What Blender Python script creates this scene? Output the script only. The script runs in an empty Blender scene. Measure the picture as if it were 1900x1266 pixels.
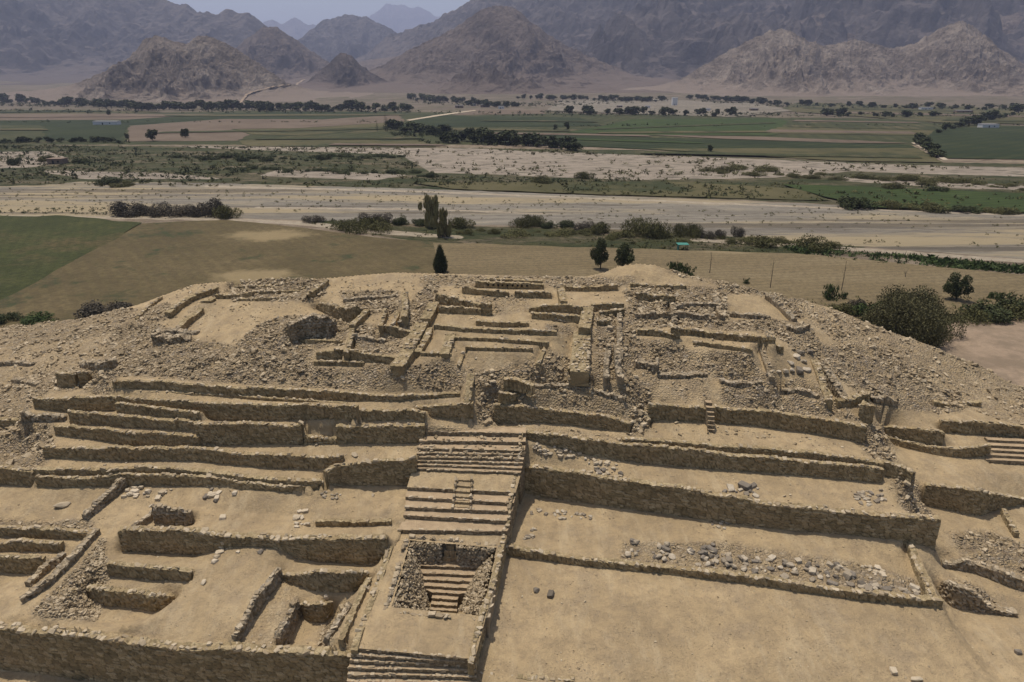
import bpy, bmesh, math, random
import numpy as np
from mathutils import Vector, Matrix
random.seed(7); rng = np.random.default_rng(7)
SC = bpy.context.scene
COL = SC.collection
# ------------------------------------------------------------------ camera, world, sun, exposure
F, HY, CZ = 1267.0, 150.0, 28.5            # focal length and horizon row in a 1900x1266 frame, camera height
PITCH = math.atan((633 - HY) / F)
cam_d = bpy.data.cameras.new('camera'); cam = bpy.data.objects.new('camera', cam_d); COL.objects.link(cam)
cam.location = (0, 0, CZ); cam.rotation_euler = (math.pi / 2 - PITCH, 0, 0)
cam_d.sensor_width = 36; cam_d.lens = 36 * F / 1900; cam_d.clip_start = 0.5; cam_d.clip_end = 60000
SC.camera = cam
SUN_EL, SUN_AZ = math.radians(73), math.radians(-38)     # azimuth from +Y (away from the camera) towards +X
W = bpy.data.worlds.new('World'); SC.world = W; W.use_nodes = True
nt = W.node_tree; nt.nodes.clear()
sky = nt.nodes.new('ShaderNodeTexSky'); sky.sky_type = 'NISHITA'; sky.sun_disc = False
sky.sun_elevation = SUN_EL; sky.sun_rotation = SUN_AZ; sky.dust_density = 3.0; sky.air_density = 1.0
bg = nt.nodes.new('ShaderNodeBackground'); bg.inputs[1].default_value = 0.09
wo = nt.nodes.new('ShaderNodeOutputWorld'); nt.links.new(sky.outputs[0], bg.inputs[0]); nt.links.new(bg.outputs[0], wo.inputs[0])
sd = bpy.data.lights.new('sun', 'SUN'); sd.energy = 3.0; sd.angle = math.radians(0.6); sd.color = (1.0, 0.93, 0.83)
so = bpy.data.objects.new('sun', sd); COL.objects.link(so)
sdir = Vector((math.sin(SUN_AZ) * math.cos(SUN_EL), math.cos(SUN_AZ) * math.cos(SUN_EL), math.sin(SUN_EL)))
so.rotation_euler = sdir.to_track_quat('Z', 'Y').to_euler(); so.location = sdir * 200
SC.view_settings.view_transform = 'Standard'; SC.view_settings.look = 'None'
SC.view_settings.exposure = 0.38; SC.view_settings.gamma = 1.0; SC.view_settings.use_curve_mapping = False
SC.render.engine = 'CYCLES'
ZV = -9.0                                   # valley floor

# ------------------------------------------------------------------ measuring helpers
cP, sP = math.cos(PITCH), math.sin(PITCH)
def ray(px, py):
    a = (px - 950) / F; b = (633 - py) / F
    return a, cP + b * sP, -sP + b * cP
def P(px, py, z):
    a, dy, dz = ray(px, py); t = (z - CZ) / dz
    return np.array((a * t, dy * t, z))
def PD(px, py, D):
    a, dy, dz = ray(px, py); t = D / dy
    return np.array((a * t, D, CZ + dz * t))
def topz(y, yt):
    b = (633 - yt) / F
    return CZ + y * (b * cP - sP) / (cP + b * sP)

# ------------------------------------------------------------------ noise
def vnoise(x, y, seed=0):
    xi = np.floor(x).astype(np.int64); yi = np.floor(y).astype(np.int64); fx = x - xi; fy = y - yi
    fx = fx * fx * (3 - 2 * fx); fy = fy * fy * (3 - 2 * fy)
    def h(a, b):
        n = (a * 374761393 + b * 668265263 + seed * 974634777) & 0xffffffff
        n = ((n ^ (n >> 13)) * 1274126177) & 0xffffffff
        n = (n ^ (n >> 16)) & 0xffffff
        return n / float(0xffffff)
    return (h(xi, yi) * (1 - fx) + h(xi + 1, yi) * fx) * (1 - fy) + (h(xi, yi + 1) * (1 - fx) + h(xi + 1, yi + 1) * fx) * fy
def fbm(x, y, seed=0, o=4, ridged=False):
    r = 0; a = 0.5; t = 0
    for k in range(o):
        n = vnoise(x * 2 ** k + 17.3 * k, y * 2 ** k - 9.1 * k, seed + k)
        if ridged: n = 1 - np.abs(2 * n - 1)
        r = r + n * a; t += a; a *= 0.5
    return r / t
def cells(u, v, seed=0):
    ui = np.floor(u).astype(np.int64); vi = np.floor(v).astype(np.int64)
    f1 = np.full(u.shape, 9.0); f2 = np.full(u.shape, 9.0); cid = np.zeros(u.shape)
    def h(a, b, s):
        n = (a * 374761393 + b * 668265263 + (seed + s) * 974634777) & 0xffffffff
        n = ((n ^ (n >> 13)) * 1274126177) & 0xffffffff
        return ((n ^ (n >> 16)) & 0xffffff) / float(0xffffff)
    for i in (-1, 0, 1):
        for j in (-1, 0, 1):
            a = ui + i; b = vi + j
            d = np.hypot(a + 0.1 + 0.8 * h(a, b, 1) - u, b + 0.15 + 0.7 * h(a, b, 2) - v)
            c = h(a, b, 3); n = d < f1
            f2 = np.where(n, f1, np.minimum(f2, d)); cid = np.where(n, c, cid); f1 = np.where(n, d, f1)
    return f2 - f1, cid
def inpoly(x, y, poly):
    r = np.zeros(np.shape(x), bool); n = len(poly)
    for i in range(n):
        x0, y0 = poly[i][0], poly[i][1]; x1, y1 = poly[(i + 1) % n][0], poly[(i + 1) % n][1]
        if y0 == y1: continue
        c = ((y0 > y) != (y1 > y)) & (x < (x1 - x0) * (y - y0) / (y1 - y0) + x0); r ^= c
    return r

# ------------------------------------------------------------------ objects
def tag(o, label=None, cat=None, group=None, kind=None):
    if label: o['label'] = label
    if cat: o['category'] = cat
    if group: o['group'] = group
    if kind: o['kind'] = kind
    return o
def link(name, me, mats, parent=None):
    o = bpy.data.objects.new(name, me); COL.objects.link(o)
    for m in (mats if isinstance(mats, (list, tuple)) else [mats]): me.materials.append(m)
    if parent is not None: o.parent = parent
    return o
def empty(name, loc=(0, 0, 0), rz=0):
    o = bpy.data.objects.new(name, None); COL.objects.link(o); o.location = loc; o.rotation_euler = (0, 0, rz)
    o.empty_display_size = 0.2
    return o
def mesh_np(name, V, Fc, attrs=None, smooth=False, fmat=None):
    """V (n,3); Fc (m,k) index array, or a list of such arrays"""
    me = bpy.data.meshes.new(name)
    if not isinstance(Fc, list): Fc = [Fc]
    Fc = [np.asarray(f, dtype=np.int32) for f in Fc if len(f)]
    me.vertices.add(len(V)); me.vertices.foreach_set('co', np.asarray(V, dtype=np.float32).ravel())
    nl = sum(f.size for f in Fc); nf = sum(len(f) for f in Fc)
    me.loops.add(nl); me.loops.foreach_set('vertex_index', np.concatenate([f.ravel() for f in Fc]))
    me.polygons.add(nf)
    ls = []; s = 0
    for f in Fc:
        k = f.shape[1]; ls.append(s + np.arange(len(f)) * k); s += f.size
    me.polygons.foreach_set('loop_start', np.concatenate(ls).astype(np.int32))
    if fmat is not None: me.polygons.foreach_set('material_index', np.asarray(fmat, dtype=np.int32))
    me.polygons.foreach_set('use_smooth', np.full(nf, smooth))
    if attrs:
        for k, (dom, arr) in attrs.items():
            a = me.attributes.new(k, 'FLOAT', dom); a.data.foreach_set('value', np.asarray(arr, dtype=np.float32).ravel())
    me.update(calc_edges=True); me.validate()
    return me
def gridfaces(nu, nv):
    i = np.arange(nu - 1)[:, None] * nv + np.arange(nv - 1)[None, :]
    i = i.ravel(); return np.stack([i, i + nv, i + nv + 1, i + 1], 1)

# ------------------------------------------------------------------ materials
class NB:
    def __init__(s, name, rough=0.95):
        s.m = bpy.data.materials.new(name); s.m.use_nodes = True; s.t = s.m.node_tree; s.N = s.t.nodes
        s.b = s.N['Principled BSDF']; s.b.inputs['Roughness'].default_value = rough
        s.b.inputs['Specular IOR Level'].default_value = 0.15
        s.tc = s.N.new('ShaderNodeTexCoord')
    def L(s, a, b): s.t.links.new(a, b)
    def vec(s, kind='Object', scale=(1, 1, 1), rot=0):
        mp = s.N.new('ShaderNodeMapping'); s.L(s.tc.outputs[kind], mp.inputs[0])
        mp.inputs['Scale'].default_value = scale; mp.inputs['Rotation'].default_value = (0, 0, rot); return mp.outputs[0]
    def geo(s): return s.N.new('ShaderNodeNewGeometry').outputs['Position']
    def noise(s, sc, det=6, rough=0.6, vec=None, dist=0):
        n = s.N.new('ShaderNodeTexNoise'); n.inputs['Scale'].default_value = sc; n.inputs['Detail'].default_value = det
        n.inputs['Roughness'].default_value = rough; n.inputs['Distortion'].default_value = dist
        s.L(vec if vec is not None else s.geo(), n.inputs['Vector']); return n.outputs['Fac']
    def vor(s, sc, feat='F1', vec=None, out='Distance'):
        n = s.N.new('ShaderNodeTexVoronoi'); n.feature = feat; n.inputs['Scale'].default_value = sc
        s.L(vec if vec is not None else s.geo(), n.inputs['Vector']); return n.outputs[out]
    def wave(s, sc, vec, dist=1.0, det=2):
        n = s.N.new('ShaderNodeTexWave'); n.inputs['Scale'].default_value = sc; n.inputs['Distortion'].default_value = dist
        n.inputs['Detail'].default_value = det; s.L(vec, n.inputs['Vector']); return n.outputs['Fac']
    def ramp(s, fac, stops):
        r = s.N.new('ShaderNodeValToRGB'); e = r.color_ramp.elements
        while len(e) < len(stops): e.new(0.5)
        for k, (p, c) in enumerate(stops):
            e[k].position = p; e[k].color = (c if len(c) == 4 else (*c, 1)) if isinstance(c, tuple) else (c, c, c, 1)
        s.L(fac, r.inputs[0]); return r.outputs[0]
    def mix(s, fac, a, b, mode='MIX'):
        n = s.N.new('ShaderNodeMix'); n.data_type = 'RGBA'; n.blend_type = mode
        for sock, v in ((n.inputs[0], fac), (n.inputs[6], a), (n.inputs[7], b)):
            if isinstance(v, bpy.types.NodeSocket): s.L(v, sock)
            elif isinstance(v, tuple): sock.default_value = (*v, 1)
            else: sock.default_value = v
        return n.outputs[2]
    def math(s, op, a, b=0.0, clamp=False):
        n = s.N.new('ShaderNodeMath'); n.operation = op; n.use_clamp = clamp
        for sock, v in ((n.inputs[0], a), (n.inputs[1], b)):
            if isinstance(v, bpy.types.NodeSocket): s.L(v, sock)
            else: sock.default_value = v
        return n.outputs[0]
    def attr(s, name):
        n = s.N.new('ShaderNodeAttribute'); n.attribute_name = name; return n.outputs['Fac']
    def rnd(s): return s.N.new('ShaderNodeObjectInfo').outputs['Random']
    def done(s, col, h=None, strength=0.4, dist=0.05):
        if isinstance(col, tuple): s.b.inputs['Base Color'].default_value = (*col, 1)
        else: s.L(col, s.b.inputs['Base Color'])
        if h is not None:
            n = s.N.new('ShaderNodeBump'); n.inputs['Strength'].default_value = strength; n.inputs['Distance'].default_value = dist
            s.L(h, n.inputs['Height']); s.L(n.outputs[0], s.b.inputs['Normal'])
        return s.m

SAND_A, SAND_B, SAND_C = (0.405, 0.30, 0.166), (0.31, 0.23, 0.129), (0.215, 0.163, 0.101)
def m_sand():
    b = NB('packed sand')
    c = b.ramp(b.noise(0.22, 5, 0.6), [(0.32, SAND_B), (0.55, SAND_A), (0.75, (0.48, 0.36, 0.205))])
    c = b.mix(b.math('MULTIPLY', b.ramp(b.noise(1.3, 8, 0.75), [(0.44, 0.0), (0.60, 1.0)]), 0.5), c, SAND_C)
    peb = b.ramp(b.vor(9.0), [(0.10, 1.0), (0.2, 0.0)])
    pm = b.math('MULTIPLY', peb, b.ramp(b.noise(0.7, 5, 0.7), [(0.42, 0.0), (0.56, 1.0)]))
    c = b.mix(b.math('MULTIPLY', pm, 0.6), c, b.ramp(b.vor(9.0, out='Color'), [(0.3, (0.16, 0.125, 0.09)), (0.7, (0.48, 0.42, 0.34))]))
    r = b.attr('rub')
    rc = b.ramp(b.vor(4.5, out='Color'), [(0.2, (0.17, 0.13, 0.09)), (0.5, (0.30, 0.235, 0.16)), (0.85, (0.40, 0.34, 0.26))])
    rc = b.mix(b.ramp(b.vor(4.5, 'DISTANCE_TO_EDGE'), [(0.0, 0.75), (0.12, 0.0)]), rc, (0.12, 0.09, 0.055))
    c = b.mix(b.math('MULTIPLY', r, b.ramp(b.noise(2.0, 5, 0.7), [(0.42, 0.0), (0.56, 0.85)])), c, rc)
    fine = b.noise(30, 6, 0.8)
    c = b.mix(b.math('MULTIPLY', b.ramp(fine, [(0.38, 1.0), (0.52, 0.0)]), 0.5), c, SAND_C)
    h = b.math('ADD', b.math('MULTIPLY', b.noise(5, 8, 0.7), 0.6), b.math('ADD', b.math('MULTIPLY', pm, 0.4), b.math('MULTIPLY', b.math('MULTIPLY', r, b.vor(4.5, 'DISTANCE_TO_EDGE')), 2.0)))
    mp = b.N.new('ShaderNodeMapping'); b.L(b.geo(), mp.inputs[0]); mp.inputs['Scale'].default_value = (1, .25, 1); mp.inputs['Rotation'].default_value = (0, 0, .5)
    c = b.mix(b.math('MULTIPLY', b.ramp(b.noise(.9, 9, .8, mp.outputs[0]), [(.5, 0.), (.64, 1.)]), .45), c, (0.47, 0.375, 0.235))
    c = b.mix(b.math('MULTIPLY', b.ramp(b.noise(.35, 9, .78), [(.52, 0.), (.62, 1.)]), .4), c, (0.25, 0.195, 0.13))
    return b.done(c, h, 1.0, 0.2)
def m_stone(name, dark, mid, light, gap=(0.10, 0.075, 0.045)):
    b = NB(name)
    t = b.attr('tint'); c = b.ramp(t, [(0.0, dark), (0.5, mid), (1.0, light)])
    c = b.mix(b.math('MULTIPLY', b.ramp(b.noise(6, 7, 0.7), [(0.35, 1.0), (0.6, 0.0)]), 0.5), c, dark)
    c = b.mix(b.math('MULTIPLY', b.ramp(b.noise(0.7, 4, 0.6), [(0.45, 0.0), (0.7, 1.0)]), 0.55), c, (0.33, 0.235, 0.125))
    c = b.mix(b.ramp(b.attr('gap'), [(0.0, 0.9), (0.45, 0.0)]), c, gap)
    c = b.mix(b.math('MULTIPLY', b.ramp(b.vor(5.5, 'DISTANCE_TO_EDGE'), [(0.0, 1.0), (0.07, 0.0)]), 0.45), c, gap)
    return b.done(c, b.math('ADD', b.noise(9, 8, 0.75), b.vor(5.5, 'DISTANCE_TO_EDGE')), 0.8, 0.06)
def m_rock(name, dark, mid, light, objrnd=False):
    b = NB(name)
    t = b.rnd() if objrnd else b.attr('tint')
    c = b.ramp(t, [(0.0, dark), (0.45, mid), (1.0, light)])
    c = b.mix(b.math('MULTIPLY', b.ramp(b.noise(7, 7, 0.75), [(0.4, 1.0), (0.62, 0.0)]), 0.45), c, dark)
    return b.done(c, b.noise(12, 8, 0.75), 0.6, 0.05)
M_SAND = m_sand()
M_WALL = m_stone('dry stone masonry', (0.20, 0.155, 0.085), (0.33, 0.255, 0.14), (0.47, 0.375, 0.225), (0.10, 0.076, 0.043))
M_COBBLE = m_stone('cobble masonry', (0.18, 0.145, 0.095), (0.32, 0.26, 0.175), (0.45, 0.38, 0.28))
M_CAP = m_rock('pale coping stone', (0.26, 0.20, 0.125), (0.40, 0.32, 0.21), (0.52, 0.43, 0.30))
M_RUB = m_rock('rubble stone', (0.18, 0.137, 0.082), (0.35, 0.27, 0.165), (0.55, 0.45, 0.305))
M_BLOCK = m_rock('loose block', (0.18, 0.148, 0.11), (0.36, 0.295, 0.205), (0.54, 0.46, 0.34), True)
M_PALE = m_rock('pale block', (0.36, 0.29, 0.195), (0.46, 0.38, 0.265), (0.58, 0.49, 0.36), True)
M_DARKROCK = m_rock('dark grey rock', (0.12, 0.10, 0.075), (0.18, 0.152, 0.117), (0.25, 0.212, 0.165), True)

# ================================================================== RUIN: walls
# wall rows: (label, [(x, y_top, y_bottom), ...] measured along the face, z at the foot, options)
# control heights of the mound away from the terrace walls
ZC = [(0,620,4.4),(0,700,5.2),(60,640,5.7),(100,700,6.6),(200,640,7.9),(150,600,6.5),(210,690,8.3),(190,720,7.4),(300,600,8.6),(300,545,8.6),(300,680,8.6),
 (400,560,10.0),(400,690,8.8),(450,610,9.9),(500,530,10.9),(500,690,8.85),(560,590,10.5),(560,700,8.75),(640,522,12.0),(640,600,10.8),(640,690,8.95),(740,560,11.6),(740,690,8.95),
 (800,515,12.4),(830,560,11.6),(850,600,10.8),(860,650,10.1),(860,690,9.1),(950,560,11.5),(950,600,10.7),(950,650,10.0),(960,690,9.0),(1000,515,12.4),(1040,640,10.2),(1050,570,11.3),
 (930,730,8.0),(1000,730,8.0),(1060,740,7.6),(1140,752,7.3),(1140,680,9.0),(1140,600,10.7),(1180,500,13.0),(1150,495,12.8),(1215,500,12.8),(1260,515,12.0),(1250,560,11.2),(1250,610,10.3),(1250,660,9.0),(1230,730,7.8),
 (1350,560,10.9),(1350,620,9.9),(1350,680,8.5),(1350,740,7.2),(1430,550,10.8),(1450,620,9.6),(1450,690,8.6),(1450,750,6.5),(1550,590,9.2),(1550,680,8.2),(1560,760,6.4),
 (1640,640,7.2),(1640,720,6.4),(1640,780,5.2),(1720,680,5.6),(1740,770,4.6),(1800,720,4.2),(1840,780,4.2),(1900,770,3.4)]
ZCa = np.array(ZC, float)
def zfield(px, py):
    d = np.hypot(ZCa[:, 0] - px, (ZCa[:, 1] - py) * 1.6) + 4
    w = d ** -3.2; return float((w * ZCa[:, 2]).sum() / w.sum())
WALLS = {}
CON = []          # constraint samples (x, y, z)
class Wall: pass
def wall(key, label, pts, zb='auto', th=0.45, free=False, top=False, mat=None, ss=(0.27, 0.16), cap=0.8, cat='stone wall', name='stone_wall', skin=None, con=True, drop=0.1, back=None, rough=1.0, zt=None):
    w = Wall(); w.key = key; w.label = label; w.th = th; w.free = free; w.mat = mat or M_WALL; w.ss = ss; w.cap = cap; w.cat = cat; w.name = name; w.rough = rough
    A = []
    for p in pts:
        if top:
            x, y, z1, zbb = p; q = P(x, y, z1); A.append((q[0], q[1], z1, zbb, x))
        elif zt is not None:
            x, yt, yb = p; z1 = float(np.interp(x, [pts[0][0], pts[-1][0]], zt)) if isinstance(zt, tuple) else zt
            q = P(x, yt, z1); A.append((q[0], q[1], z1, topz(q[1], yb), x))
        else:
            x, yt, yb = p
            if zb == 'auto': z0 = zfield(x, yb)
            elif isinstance(zb, tuple) and isinstance(zb[0], str):
                o = WALLS[zb[0]]; z0 = float(np.interp(x, o.px, o.zt)) + zb[1]
            elif isinstance(zb, tuple): z0 = float(np.interp(x, [pts[0][0], pts[-1][0]], zb))
            else: z0 = zb
            q = P(x, yb, z0); A.append((q[0], q[1], topz(q[1], yt), z0, x))
    A = np.array(A); w.A = A; o = np.argsort(A[:, 4]); w.px = A[o, 4]; w.zt = A[o, 2]; WALLS[key] = w
    # resample
    for i, j in ((0, 1), (-1, -2)):
        v = A[i] - A[j]; v = v / (np.hypot(v[0], v[1]) + 1e-6); A[i, :2] += v[:2] * 0.14
    seg = np.hypot(np.diff(A[:, 0]), np.diff(A[:, 1])); s = np.concatenate([[0], np.cumsum(seg)]); w.L = s[-1]
    n = max(3, int(w.L / 0.085)); u = np.linspace(0, w.L, n); w.u = u
    X = np.interp(u, s, A[:, 0]); Y = np.interp(u, s, A[:, 1]); w.ZT = np.interp(u, s, A[:, 2]); w.ZB = np.interp(u, s, A[:, 3])
    k = 9; ker = np.ones(k) / k
    def sm(a): return np.convolve(np.pad(a, k // 2, mode='reflect', reflect_type='odd'), ker, 'valid') if n > 14 else a
    X, Y = sm(X), sm(Y); w.ZT = sm(w.ZT)
    dx, dy = np.gradient(X), np.gradient(Y); l = np.hypot(dx, dy) + 1e-9
    nx, ny = dy / l, -dx / l             # right-hand side of travel = the face
    nx, ny = sm(nx), sm(ny)
    wob = (fbm(u * 0.35, u * 0 + seedof(key) % 97 * 1.0, 3, 3) - 0.5) * 0.22
    w.X, w.Y, w.nx, w.ny = X + nx * wob, Y + ny * wob, nx, ny
    if con:
        for off, z in ((0.12, w.ZB), (-0.06, w.ZB)):
            CON.append(np.stack([w.X + nx * off, w.Y + ny * off, z], 1))
        zb2 = w.ZB if free else (w.ZT - drop)
        if back is not None: zb2 = w.ZB * 0 + back
        for off in ((-th + 0.04), (-th - 0.12)):
            CON.append(np.stack([w.X + nx * off, w.Y + ny * off, zb2], 1))
    return w
def seedof(s): return sum((i + 1) * ord(c) for i, c in enumerate(s)) % 9973
def build_wall(w):
    u = w.u; n = len(u); sd_ = seedof(w.key)
    H = (w.ZT - w.ZB); hm = max(0.25, H.max())
    nv = max(3, int(hm / 0.075)); nt_ = max(3, int(w.th / 0.12))
    # ragged crest, stepping stone by stone
    g, cid = cells(u / 0.42, u * 0 + 0.5, sd_)
    r = w.rough
    crest = (cid - 0.5) * 0.10 * r + (fbm(u * 0.8, u * 0 + 3.3, sd_, 3) - 0.5) * 0.22 * r
    ZT = w.ZT + crest * np.clip(H / 0.5, 0.3, 1); bot = 0.5
    rows = []
    for j in range(nv + 1):            # front face
        v = j / nv; z = (w.ZB - bot) + (ZT - w.ZB + bot) * v
        rows.append((np.zeros(n) - 0.05 * v * H, z, v * (hm + bot), 0))
    for j in range(1, nt_ + 1):        # crest
        v = j / nt_; rows.append((np.zeros(n) - 0.05 * H - v * (w.th - 0.05 * H), ZT + 0.0 * v, hm + bot + v * w.th, 1))
    for j in range(1, 4):              # back
        v = j / 3; rows.append((np.zeros(n) - w.th, ZT - (ZT - w.ZB + bot) * v, hm + bot + w.th + v * (hm + bot), 2))
    m = len(rows); V = np.zeros((n, m, 3)); T = np.zeros((n, m)); G = np.zeros((n, m))
    for j, (off, z, ww, side) in enumerate(rows):
        zz = z if side != 1 else z
        wv = (z * 1.0 if side != 1 else ww + z * 0)
        wn = wv + np.zeros(n); us_ = u / w.ss[0] + 1.1 * fbm(u * 1.1, wn * 1.6, sd_ + 9, 3); vs_ = wn / w.ss[1] + 1.0 * fbm(u * .9, wn * 1.2, sd_ + 19, 3)
        g, cid = cells(us_, vs_, sd_)
        disp = (np.clip(g * 2.6, 0, 1) * 0.055 + cid * 0.03 - 0.045) * r
        if side == 2: disp = disp * 0
        if side == 1:
            V[:, j, 2] = zz + disp
            V[:, j, 0] = w.X + w.nx * off; V[:, j, 1] = w.Y + w.ny * off
        else:
            sgn = 1 if side == 0 else -1
            V[:, j, 0] = w.X + w.nx * (off + sgn * disp); V[:, j, 1] = w.Y + w.ny * (off + sgn * disp); V[:, j, 2] = zz
        T[:, j] = cid; G[:, j] = np.clip(g * 2.2, 0, 1) if side != 1 else np.clip(g * 2.2 + 0.25, 0, 1)
    fc = gridfaces(n, m)
    Vf = V.reshape(-1, 3)
    # end caps
    caps = [np.array([list(range(m))[::-1]]), np.array([[(n - 1) * m + k for k in range(m)]])]
    me = mesh_np(w.name, Vf, [fc[:, ::-1]] + [c[:, ::-1] for c in caps], {'tint': ('POINT', T), 'gap': ('POINT', G)}, smooth=False)
    o = link(w.name, me, w.mat); tag(o, w.label, w.cat, getattr(w, 'group', None))
    if w.cap > 0:
        pts = []; s = random.uniform(0, 0.3); rr = random.Random(sd_)
        while s < w.L:
            l_ = rr.uniform(0.16, 0.42)
            if rr.random() < w.cap:
                i = min(n - 1, int(s / w.L * (n - 1)))
                nrow = max(1, int(w.th / 0.22))
                for q in range(nrow):
                    if rr.random() < (0.12, 0.45)[q > 0]: continue
                    off = -0.10 - q * (w.th - 0.14) / max(1, nrow) + rr.uniform(-0.05, 0.05) - 0.05 * H[i]
                    pts.append((w.X[i] + w.nx[i] * off, w.Y[i] + w.ny[i] * off, ZT[i] + rr.uniform(-0.03, 0.05), l_ * rr.uniform(.4, .7), rr.uniform(0.08, 0.2), rr.uniform(0.035, 0.1), math.atan2(w.nx[i], -w.ny[i]) + rr.uniform(-0.35, 0.35)))
            s += l_
        if pts:
            pts = np.array(pts); tag(stones('coping_stones', pts[:, :3], pts[:, 3:6], pts[:, 6], M_CAP, parent=o), kind='stuff')
    return o
# convex stone templates
TPL = []
def make_tpl(k, blocky):
    r = random.Random(k * 31 + 5); bm = bmesh.new()
    for i in range(13 if not blocky else 14):
        if blocky:
            if i < 8: v = Vector(((i & 1) * 2 - 1, (i >> 1 & 1) * 2 - 1, (i >> 2 & 1) * 2 - 1)) * 0.9; v = Vector([q * r.uniform(0.6, 1.0) for q in v])
            else: v = Vector([r.uniform(-1, 1) for _ in range(3)])
        else:
            v = Vector([r.gauss(0, 1) for _ in range(3)]).normalized()
        bm.verts.new(v)
    bmesh.ops.convex_hull(bm, input=bm.verts); 
    bmesh.ops.delete(bm, geom=[v for v in bm.verts if not v.link_faces], context='VERTS')
    bmesh.ops.triangulate(bm, faces=bm.faces)
    V = np.array([v.co[:] for v in bm.verts]); bm.verts.index_update(); Fq = np.array([[v.index for v in f.verts] for f in bm.faces]); bm.free()
    return V, Fq
for k in range(10): TPL.append(make_tpl(k, k % 2 == 0))
def stones(name, pos, size, rz, mat, parent=None, tilt=0.25, seed=1, tint=None, bare=False):
    N = len(pos); rg = np.random.default_rng(seed + N); which = rg.integers(0, len(TPL), N)
    tx = rg.normal(0, tilt, N); ty = rg.normal(0, tilt, N); ti = rg.random(N) if tint is None else tint
    Vs, Fs, Ts = [], [], []; base = 0
    for k, (tv, tf) in enumerate(TPL):
        idx = np.where(which == k)[0]
        if not len(idx): continue
        v = tv[None] * size[idx][:, None, :]
        cx, sx = np.cos(tx[idx])[:, None], np.sin(tx[idx])[:, None]; y, z = v[..., 1] * cx - v[..., 2] * sx, v[..., 1] * sx + v[..., 2] * cx; v = np.stack([v[..., 0], y, z], -1)
        cx, sx = np.cos(ty[idx])[:, None], np.sin(ty[idx])[:, None]; x, z = v[..., 0] * cx + v[..., 2] * sx, -v[..., 0] * sx + v[..., 2] * cx; v = np.stack([x, v[..., 1], z], -1)
        c, s_ = np.cos(rz[idx])[:, None], np.sin(rz[idx])[:, None]; x, y = v[..., 0] * c - v[..., 1] * s_, v[..., 0] * s_ + v[..., 1] * c
        v = np.stack([x, y, v[..., 2]], -1) + pos[idx][:, None, :]
        f = tf[None] + (base + np.arange(len(idx)) * len(tv))[:, None, None]
        Vs.append(v.reshape(-1, 3)); Fs.append(f.reshape(-1, 3)); Ts.append(np.repeat(ti[idx], len(tf))); base += len(idx) * len(tv)
    me = mesh_np(name, np.concatenate(Vs), np.concatenate(Fs), {'tint': ('FACE', np.concatenate(Ts))})
    if bare: return me
    return link(name, me, mat, parent)

LT = 'terrace wall of brown masonry, '
# ---- left flank, from the bottom of the photograph upwards
wall('L0', 'tallest brown retaining wall, along the bottom left edge of the photograph', [(-160,1160,1228),(0,1171,1246),(60,1180,1252),(130,1180,1262),(200,1196,1270),(269,1203,1277),(345,1210,1283),(438,1212,1285),(540,1216,1290),(648,1222,1296)], zt=2.55, th=0.6, ss=(0.42,0.21))
wall('L1', 'brown retaining wall above the two excavation pits, ending at the left side of the sunken stair platform', [(222,986,1023),(242,984,1024),(354,990,1032),(421,997,1017),(470,998,1014),(512,1001,1018),(552,1002,1038),(600,1002,1043),(640,1002,1046),(712,1003,1050)], zt=3.95, th=0.5)
wall('L2', 'low wavy double wall with pale stones on top, the longest one across the left terraces', [(67,884,904),(110,886,905),(152,890,904),(185,886,903),(219,880,901),(250,882,901),(337,884,902),(420,892,905),(505,902,911),(560,902,916),(589,900,916),(608,888,910)], zt=4.55, th=0.28, cap=1.0)
wall('L2b', 'brown wall close behind the wavy low wall on the left terraces', [(64,872,882),(202,873,882),(253,867,878),(337,872,882),(400,880,888),(471,888,898),(572,896,902),(592,893,900)], zt=4.8, th=0.4, cap=0.5)
wall('L2c', 'brown wall stub between the wavy low wall and the main staircase', [(612,875,898),(625,866,901),(660,862,901),(700,858,902),(752,854,901),(768,852,898)], zt=(5.3,5.75), th=0.4)
wall('L2L', 'short thick wall end at the left edge below the rubble slope', [(-120,866,893),(0,868,899),(40,876,902),(66,879,904)], 3.5, th=0.5)
wall('L3', 'brown terrace wall second above the wavy low wall, its right end sinking into a hollow', [(81,831,849),(150,832,852),(236,833,856),(300,833,854),(370,833,856),(404,838,861),(438,843,864),(510,846,870),(560,848,871),(592,850,872),(632,848,858)], zt=5.55, th=0.4)
wall('L4', 'brown terrace wall with a long step along its left half, below the three-step block', [(101,791,808),(160,796,815),(236,802,827),(300,806,828),(364,810,828)], zt=6.15, th=0.35, cap=0.4)
wall('L4r', 'tall brown terrace wall in the middle of the left flank, right of the stepped ledges', [(364,788,828),(430,789,827),(500,790,826),(554,791,825)], zt=6.95, th=0.45)
wall('L4n', 'low broken notch of wall filled with stones between two taller terrace walls', [(554,806,825),(572,813,825),(600,815,825),(626,812,825)], zt=6.1, th=0.4, rough=1.8)
wall('L4s', 'brown terrace wall directly left of the top of the main staircase', [(626,793,824),(700,792,824),(783,792,823)], zt=6.9, th=0.45)
wall('L4b', 'middle ledge wall of the three stepped ledges on the left flank', [(128,765,786),(180,770,790),(236,774,794),(300,780,798),(364,786,802)], zt=6.85, th=0.35, cap=0.5)
wall('L4c', 'short top ledge wall of the three stepped ledges on the left flank', [(215,749,766),(250,754,770),(290,759,775),(330,763,778),(362,767,779)], zt=7.4, th=0.3)
wall('L5', 'long brown terrace wall swinging from the left rubble to the middle of the mound', [(61,741,759),(120,740,765),(202,737,762),(260,741,764),(337,746,770),(380,749,778),(438,751,781),(500,752,781),(560,753,780),(640,754,777),(656,756,776)], zt=(7.2,8.15), th=0.4)
wall('L5f', 'short brown wall block standing forward of the long terrace wall, left of the passage', [(656,763,782),(720,763,781),(770,763,780),(783,765,780)], zt=7.65, th=0.35)
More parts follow.
